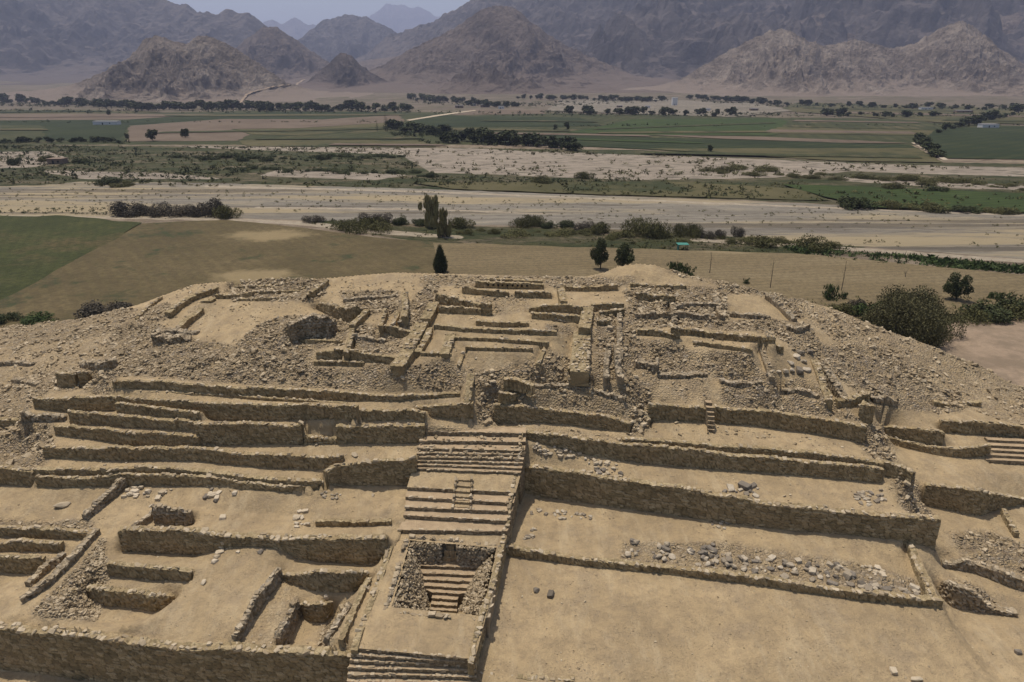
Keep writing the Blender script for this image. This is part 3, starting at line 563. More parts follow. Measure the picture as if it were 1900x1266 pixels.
def solve(con):
    lv = [16, 8, 4, 2, 1]; Z = None
    for f in lv:
        nx, ny = NX // f, NY // f; gs = GS * f
        ix = np.floor((con[:, 0] - GX0) / gs).astype(int); iy = np.floor((con[:, 1] - GY0) / gs).astype(int)
        ok = (ix >= 0) & (ix < nx) & (iy >= 0) & (iy < ny)
        S = np.zeros((nx, ny)); N = np.zeros((nx, ny)); np.add.at(S, (ix[ok], iy[ok]), con[ok, 2]); np.add.at(N, (ix[ok], iy[ok]), 1)
        fx = N > 0; Cv = np.where(fx, S / np.maximum(N, 1), 0)
        if Z is None: Z = np.full((nx, ny), 2.0)
        else: Z = np.repeat(np.repeat(Z, 2, 0), 2, 1)
        if f == 16:      # border falls to the valley floor behind and at the sides
            yy = GY0 + (np.arange(ny) + .5) * gs; xx = GX0 + (np.arange(nx) + .5) * gs
        for it in range(260 if f > 1 else 90):
            Z = np.where(fx, Cv, Z); Q = np.pad(Z, 1, mode='edge')
            Z = (Q[:-2, 1:-1] + Q[2:, 1:-1] + Q[1:-1, :-2] + Q[1:-1, 2:]) * 0.25
        Z = np.where(fx, Cv, Z)
    return Z
ZG = solve(C)
gx = GX0 + (np.arange(NX) + .5) * GS; gy = GY0 + (np.arange(NY) + .5) * GS
XX, YY = np.meshgrid(gx, gy, indexing='ij')
# beyond the mound's outline everything lies at the valley floor
hull = np.vstack([rim[:, :2] + (rim[:, :2] - ctr) / np.linalg.norm(rim[:, :2] - ctr, axis=1)[:, None] * 27, [(70, 10), (-70, 10)]])
outside = ~inpoly(XX, YY, hull); ZG = np.where(outside, ZV - 0.6, ZG)
# ------------------------------------------------------------------ staircase rows: (xl, yl, xr, yr, z) nosings, lowest first
LOW = [(641,1278,887,1279,1.86),(643,1265,886,1267,2.08),(644,1252,885,1256,2.29),(646,1239,884,1246,2.5),(648,1227,883,1235,2.71),(650,1215,882,1229.5,2.93),(652,1202,881,1224,3.15)]
MID = [(739,983,941,986,3.42),(748,956,948,967,3.69),(752,941,950,949,3.93),(752,922,953,933,4.17),(755,904,957,914,4.42)]
UPP = [(764,870,966,877,4.9),(767,862,968,868.5,5.06),(769,855,970,860,5.24),(771,848,971,852,5.42),(773,841,973,844,5.6),(775,832,974,836,5.8),(778,818,975,820,6.05),(781,801,976,804,6.35)]
ALL = LOW + MID + UPP
foot = [P(a, b, z)[:2] for a, b, c, d, z in ALL] + [P(c, d, z)[:2] for a, b, c, d, z in ALL[::-1]]
foot = np.array(foot); fc_ = foot.mean(0)
def shrink(poly, d):
    poly = np.array(poly, float); n = len(poly); o = []
    c = poly.mean(0)
    for p in poly:
        v = c - p; o.append(p + np.array((np.sign(v[0]) * d, 0)))
    return np.array(o)
inside = inpoly(XX, YY, shrink(foot, 0.22)); ZG = np.where(inside, -0.8, ZG)
# ------------------------------------------------------------------ rubble zones: polygon in the photograph, stones per square metre, size range, tint range, unevenness
RZ = [
 ([(-60,600),(250,574),(310,560),(330,590),(250,612),(60,640),(-60,650)], 7, (0.07,0.24), (0.2,1)),
 ([(-60,640),(80,630),(250,600),(330,640),(480,650),(420,700),(200,705),(100,690),(60,735),(-60,760)], 4.5, (0.06,0.26), (0.1,1)),
 ([(210,610),(290,600),(380,632),(430,640),(440,668),(300,690),(200,690)], 11, (0.07,0.22), (0,0.9)),
 ([(480,600),(555,585),(625,600),(640,640),(580,652),(585,700),(420,700),(430,650)], 10, (0.07,0.24), (0.1,0.9)),
 ([(230,668),(480,660),(590,682),(880,685),(885,715),(700,722),(400,708),(220,700)], 9, (0.06,0.22), (0,0.9)),
 ([(420,520),(610,514),(605,545),(570,562),(430,560)], 11, (0.08,0.28), (0.2,1)),
 ([(300,530),(420,520),(430,545),(330,560)], 3, (0.06,0.2), (0.2,1)),
 ([(630,540),(740,540),(742,572),(640,575)], 13, (0.08,0.24), (0.1,0.9)),
 ([(560,620),(615,575),(650,600),(640,632),(560,634)], 14, (0.08,0.24), (0,0.8)),
 ([(655,600),(750,608),(745,655),(655,655)], 11, (0.08,0.24), (0.2,1)),
 ([(740,560),(800,520),(815,530),(790,600),(750,610)], 9, (0.07,0.22), (0.1,0.9)),
 ([(780,510),(1180,512),(1180,530),(1030,535),(860,530),(780,530)], 7, (0.07,0.22), (0.2,1)),
 ([(1000,672),(1020,655),(1055,662),(1060,712),(960,714),(890,706),(885,694),(960,684)], 12, (0.07,0.26), (0,0.8)),
 ([(940,700),(1060,700),(1150,700),(1160,780),(1060,762),(930,750)], 6, (0.07,0.24), (0.1,1)),
 ([(883,690),(930,690),(925,790),(885,790)], 12, (0.07,0.26), (0.2,1)),
 ([(1010,600),(1060,600),(1056,620),(1010,618)], 10, (0.06,0.2), (0.1,0.9)),
 ([(880,545),(985,550),(985,580),(915,585),(880,575)], 5, (0.06,0.2), (0.1,0.9)),
 ([(1100,585),(1160,570),(1180,600),(1180,720),(1100,720)], 8, (0.07,0.24), (0.1,0.9)),
 ([(1155,540),(1200,525),(1330,535),(1350,600),(1180,612)], 11, (0.07,0.24), (0.1,1)),
 ([(1165,596),(1440,596),(1470,640),(1440,625),(1180,608)], 12, (0.07,0.22), (0.1,1)),
 ([(1165,622),(1245,630),(1280,650),(1400,662),(1405,690),(1330,700),(1200,690),(1165,670)], 13, (0.06,0.2), (0,0.9)),
 ([(1180,690),(1320,700),(1320,755),(1205,750)], 4, (0.06,0.24), (0.2,1)),
 ([(1330,695),(1430,690),(1480,700),(1560,755),(1600,785),(1340,752)], 9, (0.06,0.24), (0.1,1)),
 ([(1330,525),(1345,600),(1350,600),(1355,590),(1345,545),(1420,545),(1475,590),(1490,590),(1430,538)], 11, (0.07,0.22), (0.2,1)),
 ([(1240,505),(1420,535),(1560,575),(1740,640),(1920,735),(1920,800),(1760,742),(1650,690),(1560,640),(1500,600),(1420,552),(1290,520)], 5.5, (0.06,0.26), (0.1,1)),
 ([(1500,640),(1620,640),(1800,745),(1780,765),(1640,760),(1600,735),(1540,690)], 10, (0.08,0.27), (0.1,0.9)),
 ([(1380,590),(1500,600),(1530,660),(1470,650),(1440,620)], 10, (0.07,0.24), (0,0.9)),
 ([(1150,700),(1207,715),(1207,800),(1168,812),(1160,760)], 12, (0.07,0.26), (0.1,1)),
 ([(925,788),(1150,806),(1160,820),(985,803)], 5, (0.06,0.2), (0.3,1)),
 ([(1210,786),(1600,826),(1640,860),(1210,816)], 1.6, (0.05,0.2), (0.2,1)),
 ([(1588,796),(1645,796),(1690,880),(1645,872)], 9, (0.09,0.3), (0.3,1)),
 ([(1655,885),(1700,890),(1738,960),(1700,962)], 9, (0.08,0.28), (0.3,1)),
 ([(-60,690),(110,690),(200,705),(60,745),(60,800),(-60,775)], 6, (0.07,0.28), (0.3,1)),
 ([(20,780),(90,790),(100,830),(70,870),(-60,872),(-60,800)], 8, (0.08,0.3), (0.3,1)),
 ([(170,700),(210,700),(208,730),(150,728)], 12, (0.08,0.26), (0.3,1)),
 ([(1760,990),(1830,985),(1920,1010),(1920,1072),(1790,1040)], 9, (0.07,0.24), (0,0.9)),
 ([(1745,1085),(1800,1080),(1880,1135),(1830,1125)], 9, (0.06,0.2), (0.1,0.9)),
 ([(880,1215),(1000,1225),(1500,1262),(1500,1300),(880,1300)], 6, (0.02,0.06), (0.3,1)),
 ([(950,1050),(1740,1135),(1830,1262),(950,1262)], 0.5, (0.02,0.05), (0,1)),
 ([(-60,960),(170,965),(172,985),(-60,980)], 9, (0.05,0.17), (0.2,1)),
 ([(84,1148),(125,1096),(160,1056),(185,1020),(204,1042),(197,1085),(190,1126),(174,1153)], 60, (0.06,0.15), (0.1,1)),
 ([(60,1140),(110,1085),(150,1045),(190,998),(200,1012),(165,1056),(125,1098),(92,1146)], 30, (0.06,0.14), (0.1,0.9)),
 ([(150,700),(230,660),(250,690),(200,706)], 8, (0.07,0.2), (0.2,1)),
 ([(440,1190),(520,1090),(560,1105),(500,1200)], 4, (0.04,0.12), (0.3,1)),
 ([(595,1140),(640,1120),(650,1130),(610,1200),(590,1200)], 9, (0.06,0.2), (0.3,1)),
 ([(1280,955),(1500,985),(1480,1010),(1280,990)], 3, (0.03,0.1), (0,0.6)),
 ([(970,800),(1180,822),(1640,870),(1640,880),(970,818)], 1.2, (0.04,0.14), (0.3,1)),
 ([(990,830),(1150,850),(1160,890),(1010,868)], 2.2, (0.05,0.2), (0.3,1)),
 ([(1160,866),(1640,905),(1740,962),(1500,945),(1160,892)], 0.9, (0.04,0.16), (0.2,1)),
 ([(1150,1005),(1330,1005),(1720,1070),(1735,1112),(1500,1090),(1300,1060),(1150,1045)], 7, (0.03,0.13), (0,0.9)),
 ([(970,925),(1300,965),(1740,1010),(1740,1020),(1300,978),(970,935)], 3, (0.03,0.1), (0.2,1)),
 ([(780,795),(975,805),(975,845),(775,842)], 6, (0.04,0.17), (0.2,1)),
 ([(650,1000),(945,990),(970,860),(765,870)], 1.2, (0.02,0.07), (0.3,1)),
 ([(-60,770),(1960,770),(1960,1290),(-60,1290)], 1.1, (0.02,0.08), (0.2,1)),
 ([(250,570),(640,515),(1200,520),(1440,600),(1300,740),(900,690),(500,690),(250,690)], 3.2, (0.03,0.13), (0.2,1)),
]
# ray against the height grid
def zat(x, y, G=None):
    G = ZG if G is None else G
    fx = np.clip((np.asarray(x) - GX0) / GS - .5, 0, NX - 1.001); fy = np.clip((np.asarray(y) - GY0) / GS - .5, 0, NY - 1.001)
    i = fx.astype(int); j = fy.astype(int); a = fx - i; b = fy - j
    return (G[i, j] * (1 - a) + G[i + 1, j] * a) * (1 - b) + (G[i, j + 1] * (1 - a) + G[i + 1, j + 1] * a) * b
def hit(px, py):
    a, dy, dz = ray(px, py); t = np.arange(15, 130, 0.08)
    z = CZ + dz * t; h = zat(a * t, dy * t); k = np.where(z < h)[0]
    k = k[0] if len(k) else len(t) - 1
    return np.array((a * t[k], dy * t[k], h[k]))
RZW = [(np.array([hit(x, y)[:2] for x, y in p]), d, s, t) for p, d, s, t in RZ]
rub = np.zeros_like(ZG)
for (pw, d, s, t) in RZW:
    if d >= 3.5 and s[1] > 0.1: rub = np.maximum(rub, inpoly(XX, YY, pw) * min(1.0, d / 9))
for it in range(6):
    Q = np.pad(rub, 1, mode='edge'); rub = (Q[:-2, 1:-1] + Q[2:, 1:-1] + Q[1:-1, :-2] + Q[1:-1, 2:] + rub) / 5
vis = (ZG > ZV)
lump = (fbm(XX * 0.8, YY * 0.8, 5, 4) - 0.5) * 0.7 + (fbm(XX * 2.6, YY * 2.6, 9, 3) - 0.5) * 0.28
flat = (fbm(XX * 0.25, YY * 0.25, 21, 3) - 0.5) * 0.16 + (fbm(XX * 1.7, YY * 1.7, 22, 4) - 0.5) * 0.11
fixm = np.zeros_like(ZG); ix = np.floor((C[:, 0] - GX0) / GS).astype(int); iy = np.floor((C[:, 1] - GY0) / GS).astype(int)
ok = (ix >= 0) & (ix < NX) & (iy >= 0) & (iy < NY); fixm[ix[ok], iy[ok]] = 1
for it in range(4):
    Q = np.pad(fixm, 1, mode='edge'); fixm = np.maximum(fixm, (Q[:-2, 1:-1] + Q[2:, 1:-1] + Q[1:-1, :-2] + Q[1:-1, 2:]) / 4.6)
ZG = ZG + np.where(vis, (lump * rub + flat) * (1 - 0.65 * fixm) - 0.02, 0)
me = mesh_np('ruin_mound', np.stack([XX, YY, ZG], -1).reshape(-1, 3), gridfaces(NX, NY), {'rub': ('POINT', rub.ravel())}, smooth=True)
tag(link('ground', me, M_SAND), kind='structure')
for w in list(WALLS.values()): build_wall(w)

M_HOLE_SHADE = NB('painted niche shade').done((.02, .016, .012))  # near-black colour paints the niche shade; the insets are solid, nothing is recessed
w8 = WALLS['T8']; w8o = [o for o in COL.objects if o.get('label') == w8.label][0]
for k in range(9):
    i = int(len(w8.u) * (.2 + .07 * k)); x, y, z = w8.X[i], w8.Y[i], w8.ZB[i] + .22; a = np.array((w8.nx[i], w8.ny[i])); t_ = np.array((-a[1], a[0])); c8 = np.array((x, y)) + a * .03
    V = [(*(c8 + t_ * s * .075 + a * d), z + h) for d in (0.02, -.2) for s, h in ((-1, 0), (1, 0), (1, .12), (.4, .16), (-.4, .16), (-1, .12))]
    link('niche_shade_inset', mesh_np('niche_shade_inset', np.array(V), [np.array([[0, 1, 2, 3, 4, 5]]), np.array([[j, j + 6, (j + 1) % 6 + 6, (j + 1) % 6] for j in range(6)])]), M_HOLE_SHADE, w8o)
# ------------------------------------------------------------------ stairs
def flight(rows, name, mat, parent=None, base=None, jag=0.03, seed=3, lastdepth=None):
    """rows of nosings lowest first; every tread runs back to the foot of the next riser; skirts go down to base"""
    V = []; n = 40; t = np.linspace(0, 1, n); prof = []
    pts = [(P(a, b, z), P(c, d, z)) for a, b, c, d, z in rows]
    for i, (l, r) in enumerate(pts):
        line = l + (r - l) * t[:, None]; line[:, 1] += (fbm(t * 9, t * 0 + i * 3.1, seed, 3) - .5) * jag * 4; line[:, 2] += (fbm(t * 14, t * 0 + i * 2.7, seed + 5, 3) - .5) * jag * 1.6
        zlow = (rows[i - 1][4] if i else (base if base is not None else rows[0][4] - 0.4))
        low = line.copy(); low[:, 2] = zlow if i else zlow; prof.append(low); prof.append(line)
    if lastdepth: 
        e = prof[-1].copy(); e[:, 1] += lastdepth; prof.append(e)
    A = np.stack(prof, 1)     # n x m x 3
    m = A.shape[1]; fcs = gridfaces(n, m)[:, ::-1]
    Vv = A.reshape(-1, 3); zb = base if base is not None else rows[0][4] - 1.0
    sl = A[0].copy(); sl[:, 2] = zb; sr = A[-1].copy(); sr[:, 2] = zb
    V = np.concatenate([Vv, sl, sr]); o = len(Vv)
    q1 = [[k, k + 1, o + k + 1, o + k] for k in range(m - 1)]; R0 = (n - 1) * m
    q2 = [[R0 + k + 1, R0 + k, o + m + k, o + m + k + 1] for k in range(m - 1)]
    me = mesh_np(name, V, [fcs, np.array(q1), np.array(q2)], {'tint': ('POINT', np.random.default_rng(seed).random(len(V))), 'gap': ('POINT', np.full(len(V), 1.0))})
    ob = link(name, me, mat, parent)
    # stones along each nosing
    ps = []; rr = random.Random(seed + 11)
    for i, (l, r) in enumerate(pts):
        L = np.linalg.norm(r - l); s = 0.1
        while s < L - 0.1:
            w_ = rr.uniform(0.14, 0.34)
            if rr.random() < 0.8:
                p = l + (r - l) * (s / L); ps.append((p[0], p[1] + 0.07 + rr.uniform(-.03, .03), p[2] - 0.035 + rr.uniform(-.015, .02), w_ * 0.62, rr.uniform(.07, .12), rr.uniform(.05, .09), rr.uniform(-.15, .15)))
            s += w_
    return ob, np.array(ps)
b = NB('stair plaster'); c_ = b.ramp(b.noise(1.2, 7, .7), [(.35, (.28, .205, .125)), (.65, (.40, .30, .185))]); nz = b.N.new('ShaderNodeNewGeometry'); sx = b.N.new('ShaderNodeSeparateXYZ'); b.L(nz.outputs['True Normal'], sx.inputs[0])
vcol = b.ramp(b.vor(5.0, out='Color'), [(.2, (.17, .13, .08)), (.8, (.32, .26, .17))]); vcol = b.mix(b.ramp(b.vor(5.0, 'DISTANCE_TO_EDGE'), [(0, .9), (.09, 0.)]), vcol, (.10, .075, .045))
M_STAIR = b.done(b.mix(b.ramp(sx.outputs['Z'], [(.35, 0.), (.6, 1.)]), vcol, c_), b.math('ADD', b.noise(7, 8, .7), b.vor(5.0, 'DISTANCE_TO_EDGE')), .6, .05)
st = empty('stone_staircase', tuple(P(765, 1260, 1.9))); tag(st, 'broad main staircase climbing the middle of the mound, with a sunken pit in its landing', 'staircase')
st_inv = Vector(st.location)
def under(o):           # child meshes are written in world coordinates
    o.location = -st_inv
    return o
for nm, rows, sd_, ld in (('lower_flight', LOW, 3, None), ('middle_flight', MID, 4, None), ('upper_flight', UPP, 5, 0.8)):
    rws = rows
    if nm == 'lower_flight': rws = rows
    o, ps = flight(rws, nm, M_STAIR, st, base=0.8, jag=0.05 if nm == 'upper_flight' else 0.035, seed=sd_, lastdepth=ld); under(o)
    tag(under(stones('nosing_stones', ps[:, :3], ps[:, 3:6], ps[:, 6], M_CAP, parent=st, tilt=.12)), kind='stuff')
# ramp between the middle and the upper flight, landing round the pit
def quadgrid(name, c4, mat, parent, nu=60, nv=60, amp=0.03, sd_=1, hole=None):
    a, b_, c, d = [np.array(q) for q in c4]; u = np.linspace(0, 1, nu)[:, None, None]; v = np.linspace(0, 1, nv)[None, :, None]
    G = (a * (1 - u) + b_ * u) * (1 - v) + (d * (1 - u) + c * u) * v
    G[..., 2] += (fbm(G[..., 0] * 1.5, G[..., 1] * 1.5, sd_, 4) - .5) * amp
    f = gridfaces(nu, nv)
    if hole is not None:
        cc = G.reshape(-1, 3)[f].mean(1); f = f[~inpoly(cc[:, 0], cc[:, 1], hole)]
    me = mesh_np(name, G.reshape(-1, 3), f, {'rub': ('POINT', np.zeros(nu * nv))}, smooth=True); return link(name, me, mat, parent)
def flat_of(row, z): return P(row[0], row[1], row[4])[:2], P(row[2], row[3], row[4])[:2]
a0, a1 = flat_of(MID[-1], 0); b0, b1 = flat_of(UPP[0], 0)
under(quadgrid('ramp', [(*a0, 4.42), (*a1, 4.42), (*b1, 4.72), (*b0, 4.72)], M_SAND, st, amp=0.04))
PITZ = 3.15; PC = [P(761, 1003, PITZ), P(921, 1017, PITZ), P(897, 1143, PITZ), P(727, 1127, PITZ)]
c0, c1 = flat_of(LOW[-1], 0); d0, d1 = flat_of(MID[0], 0)
under(quadgrid('landing', [(*c0, PITZ), (*c1, PITZ), (*d1, PITZ), (*d0, PITZ)], M_SAND, st, nu=110, nv=150, amp=0.07, hole=np.array(PC)[:, :2]))
# side faces of landing and ramp in masonry
def sidewall(key, label, pts, zb, parent_name='side_wall', th=0.35):
    w = wall(key, None, [(x, y, z, zb) for x, y, z in pts], th=th, top=True, con=False, cap=0.95, name=parent_name, drop=0); w.cat = None; w.free = False
    o = build_wall(w); o.parent = st; o.location = -st_inv; return o
sidewall('SR1', '', [(881,1224,3.18),(903,1140,3.18),(925,1060,3.18),(941,986,3.18)], 1.8)
sidewall('SR2', '', [(943,980,3.45),(948,967,3.72),(950,949,3.95),(953,933,4.2),(958,912,4.45),(966,877,4.85),(970,860,5.2),(973,844,5.6),(976,806,6.3)], 1.9, th=.25)
sidewall('SL1', '', [(739,985,3.2),(725,992,3.2),(708,1040,3.2),(690,1090,3.2),(652,1202,3.2)], 2.6)
# sunken pit in the landing
def pitwall(key, pts, nm): 
    w = wall(key, None, [(x, y, z, 0.3) for x, y, z in pts], th=.28, top=True, con=False, cap=0.9, name=nm, mat=M_COBBLE, rough=1.7, ss=(.26, .17)); w.cat = None
    o = build_wall(w); o.parent = st; o.location = -st_inv
pitwall('PI1', [(761,1003,3.15),(840,1008,3.17),(921,1017,3.15)], 'pit_wall'); pitwall('PI2', [(727,1127,3.15),(745,1060,3.2),(761,1003,3.15)], 'pit_wall')
pitwall('PI3', [(921,1017,3.15),(909,1080,3.15),(897,1143,3.15)], 'pit_wall'); pitwall('PI4', [(897,1143,3.15),(800,1136,3.15),(727,1127,3.15)], 'pit_wall')
PITROWS = [(797,1131,848,1134,0.62),(799,1121,848,1124,.80),(801,1110,849,1113,.98),(802,1099,851,1102,1.16),(786,1087,878,1092,1.34),(779,1075,884,1080,1.52),(776,1063,888,1068,1.7),(766,1049,891,1054,1.9)]
o, ps = flight(PITROWS, 'pit_steps', M_STAIR, st, base=0.25, jag=.03, seed=9, lastdepth=.75); under(o)
tag(under(stones('pit_step_stones', ps[:, :3], ps[:, 3:6] * .8, ps[:, 6], M_CAP, parent=st, tilt=.12)), kind='stuff')
q = np.array(PC); under(quadgrid('pit_floor', [(*q[3][:2], .4), (*q[2][:2], .4), (*q[1][:2], .4), (*q[0][:2], .4)], M_SAND, st, amp=.06))
o, _ = flight([(818,1044,850,1046,1.95),(820,1034,848,1036,2.25),(824,1022,846,1024,2.65),(828,1012,842,1013,2.98)], 'pit_ramp', M_SAND, st, base=1.2, jag=.04, seed=12, lastdepth=.5); under(o)
# rubble against the pit sides
def stonefill(name, quads, n, srange, mat, parent, seed=1):
    rg = np.random.default_rng(seed); out = []
    for a, b_, c, d in quads:
        u = rg.random(n)[:, None]; v = rg.random(n)[:, None]; out.append((np.array(a) * (1 - u) + np.array(b_) * u) * (1 - v) + (np.array(d) * (1 - u) + np.array(c) * u) * v)
    p = np.concatenate(out); k = len(p); s = rg.uniform(*srange, (k, 1)) * np.stack([rg.uniform(.9, 1.5, k), rg.uniform(.7, 1, k), rg.uniform(.5, .8, k)], 1)
    return stones(name, p, s, rg.random(k) * 6.28, mat, parent, tilt=.5, seed=seed)
tag(under(stonefill('pit_rubble', [(P(733,1128,3.0), P(797,1136,0.7), P(784,1085,1.2), P(764,1010,3.0)), (P(850,1134,.9), P(893,1142,2.9), P(915,1030,2.9), P(884,1060,1.7)), (P(763,1006,3.1), P(819,1010,3.1), P(818,1046,1.9), P(768,1046,1.9)), (P(848,1014,3.1), P(918,1018,3.1), P(892,1052,1.9), P(850,1046,1.9))], 520, (.05, .12), M_RUB, st, 5)), kind='stuff')
tag(under(stonefill('pit_bank', [(P(728,1129,3.08), P(797,1138,.3), P(790,1090,1.0), P(762,1006,3.08))], 900, (.06, .12), M_RUB, st, 6)), kind='stuff')
o, _ = flight([(842,940,871,942,3.98),(843,931,871,933,4.14),(844,921,872,923,4.3),(845,911,872,913,4.46),(847,901,873,903,4.6),(848,890,873,892,4.72)], 'centre_steps', M_SAND, st, base=3.5, jag=.02, seed=14, lastdepth=.3); under(o)
kp = np.array([P(x, y, z) for x, y, z in [(840,940,4.0),(841,930,4.15),(842,920,4.35),(843,909,4.5),(845,899,4.65),(846,889,4.8),(873,942,4.0),(874,931,4.15),(874,920,4.35),(875,909,4.5),(875,899,4.65),(875,888,4.8)]])
for q in range(12): under(stones('kerb_stone', kp[q:q+1], np.array([(.1, .2, .12)]), np.zeros(1), M_CAP, st, seed=q))
_rg = np.random.default_rng(88); _n = 80; _k = _rg.integers(3, len(UPP) - 1, _n); _u = _rg.random(_n); _v = _rg.random(_n)
_fp = np.array([(lambda l, r, l2, z: (l[0] + (r[0] - l[0]) * u, l[1] + (r[1] - l[1]) * u + .05 + (l2[1] - l[1]) * v * .8, z + .04))(P(UPP[k][0], UPP[k][1], UPP[k][4]), P(UPP[k][2], UPP[k][3], UPP[k][4]), P(UPP[k + 1][0], UPP[k + 1][1], UPP[k + 1][4]), UPP[k][4]) for k, u, v in zip(_k, _u, _v)])
_s = _rg.uniform(.04, .15, (_n, 1)) * np.array([[1.2, .9, .6]])
tag(under(stones('fallen_stones', _fp, _s, _rg.random(_n) * 6.28, M_RUB, st, tilt=.4, seed=71)), kind='stuff')
def small_stair(label, rows, base, mat=M_STAIR, seed=20, ld=.4):
    e = empty('small_stair', tuple(P(rows[0][0], rows[0][1], rows[0][4]))); tag(e, label, 'stairs')
    o, ps = flight(rows, 'steps', mat, e, base=base, jag=.02, seed=seed, lastdepth=ld); o.location = -e.location
small_stair('wide pale steps at the right edge of the photograph', [(1829,853,1975,860,3.2),(1830,844,1975,851,3.4),(1831,835,1975,842,3.6),(1832,826,1975,833,3.8),(1833,816,1975,823,4.0)], 1.9)
small_stair('tiny steep pale stair climbing a gap in the top tier wall of the right flank', [(1313,797,1326,798,6.1),(1313,789,1326,790,6.36),(1314,781,1326,782,6.62),(1314,773,1326,774,6.88),(1313,765,1326,766,7.12),(1311,756,1324,757,7.38),(1310,747,1322,748,7.6)], 5.2, seed=22)
small_stair('narrow broken stair between two rubble walls right of the causeway', [(1133,712,1149,713,8.2),(1134,703,1149,704,8.45),(1134,694,1149,695,8.7),(1135,684,1149,685,8.95),(1135,673,1149,674,9.2)], 7.6, seed=23)
small_stair('few small steps in a doorway on the left slope', [(143,719,155,719,6.9),(145,712,156,712,7.1),(146,705,157,705,7.3)], 6.2, seed=24)
small_stair('worn steps in the gap between the two rear summit walls', [(924,574,956,576,11.15),(925,567,955,569,11.35),(926,560,955,561,11.5),(927,553,954,554,11.7)], 10.6, seed=25)

# ------------------------------------------------------------------ rubble (too many stones to count) 
allp, alls, allr, allt = [], [], [], []
for k, (pw, d, s, t) in enumerate(RZW):
    lo, hi = pw.min(0), pw.max(0); area = np.prod(hi - lo); n = int(area * d * 2.4)
    if n < 1: continue
    q = lo + rng.random((n, 2)) * (hi - lo); m = inpoly(q[:, 0], q[:, 1], pw)
    cl = fbm(q[:, 0] * .55, q[:, 1] * .55, 40 + k, 3); m &= rng.random(n) < (np.clip((cl - .40) * 6, .10, 1) if d < 20 else 1)
    q = q[m]; n = len(q)
    if not n: continue
    ins = inpoly(q[:, 0], q[:, 1], shrink(foot, -0.1)); q = q[~ins]; n = len(q)
    z = zat(q[:, 0], q[:, 1]); sz = s[0] * .85 + (s[1] - s[0]) * .8 * rng.random(n) ** 2.8
    S = np.stack([sz * rng.uniform(.9, 1.5, n), sz * rng.uniform(.7, 1.1, n), sz * rng.uniform(.35, .8, n)], 1)
    allp.append(np.column_stack([q, z + S[:, 2] * .45])); alls.append(S); allr.append(rng.random(n) * 6.28); allt.append(rng.uniform(*t, n))
pp, ss_, rr_, tt_ = map(np.concatenate, (allp, alls, allr, allt)); print('rubble', len(pp))
o = stones('rubble', pp, ss_, rr_, M_RUB, tilt=.35, tint=tt_); tag(o, 'grey and tan rubble strewn over the slopes, rooms and terraces of the ruined mound', 'rubble', kind='stuff')
# ------------------------------------------------------------------ loose blocks one can count
BL = []
def blob(k, mat):
    r = random.Random(k + 77); bm = bmesh.new(); blocky = k % 3
    for i in range(18):
        if blocky == 0 and i < 8: v = Vector(((i & 1) * 2 - 1, (i >> 1 & 1) * 2 - 1, (i >> 2 & 1) * 2 - 1)); v = Vector([q * r.uniform(.6, 1) for q in v])
        else: v = Vector([r.gauss(0, 1) for _ in range(3)]).normalized() * r.uniform(.8, 1.1)
        bm.verts.new((v.x, v.y * .75, v.z * .5))
    bmesh.ops.convex_hull(bm, input=bm.verts); bmesh.ops.delete(bm, geom=[v for v in bm.verts if not v.link_faces], context='VERTS')
    bmesh.ops.bevel(bm, geom=bm.edges[:], offset=.05, segments=1, affect='EDGES')
    me = bpy.data.meshes.new('block'); bm.to_mesh(me); bm.free(); me.materials.append(mat); return me
BM = [blob(k, M_BLOCK) for k in range(9)]; BD = [blob(k + 20, M_DARKROCK) for k in range(3)]; BP = [blob(k, M_PALE) for k in (0, 1, 3, 4, 6, 7)]
ORD = ['first', 'second', 'third', 'fourth', 'fifth', 'sixth', 'seventh', 'eighth', 'ninth', 'tenth', 'eleventh', 'twelfth', 'thirteenth', 'fourteenth', 'fifteenth', 'sixteenth', 'seventeenth', 'eighteenth', 'nineteenth', 'twentieth']
ORD += ['twenty-' + o for o in ORD[:9]] + ['thirtieth'] + ['thirty-' + o for o in ORD[:9]]
def ordinals(obs, base):
    """each of a row or heap gets its own label by where it stands, counted from the left"""
    n = len(obs); f = lambda o: o.location.x / (o.location.y * cP - (o.location.z - CZ) * sP)
    for k, o in enumerate(sorted(obs, key=f)):
        w = 'leftmost' if k == 0 else 'rightmost' if k == n - 1 else (ORD[k] + ' from the left') if k < n / 2 + .5 else (ORD[n - 1 - k] + ' from the right')
        o['label'] = base + ', ' + w
nblk = 0
def block(px, py, sz, label, group=None, dark=False, rz=None, sq=1.0, name='stone_block', long=1.0):
    global nblk
    p = hit(px, py); me = random.choice(BD if dark else BP if 'pale' in label or 'slab' in label else BM); o = bpy.data.objects.new(name, me); COL.objects.link(o)
    o.location = (p[0], p[1], p[2] + sz * .17); o.scale = (sz * long, sz, sz * sq); o.rotation_euler = (random.gauss(0, .12), random.gauss(0, .12), rz if rz is not None else random.uniform(0, 6.28))
    tag(o, label, 'stone', group); nblk += 1; return o
def cluster(poly, n, s, label, group, dark=0.0, seed=0):
    r = random.Random(seed + n); xs = [p[0] for p in poly]; ys = [p[1] for p in poly]; k = 0; got = []
    while k < n:
        x, y = r.uniform(min(xs), max(xs)), r.uniform(min(ys), max(ys))
        if inpoly(np.array([x]), np.array([y]), poly)[0]:
            got.append(block(x, y, r.uniform(*s), label, group, dark=r.random() < dark)); k += 1
    ordinals(got, label)
block(995,1097,.30,'dark grey boulder on the empty plaza, left one of a pair', dark=True, name='boulder')
block(1022,1105,.30,'dark grey boulder on the empty plaza, right one of a pair', dark=True, name='boulder')
block(1382,906,.42,'big dark upright block above the highest right-flank wall', dark=True, sq=1.5)
block(115,940,.42,'flat pale slab lying alone on the left sandy terrace', rz=.2, long=1.5)
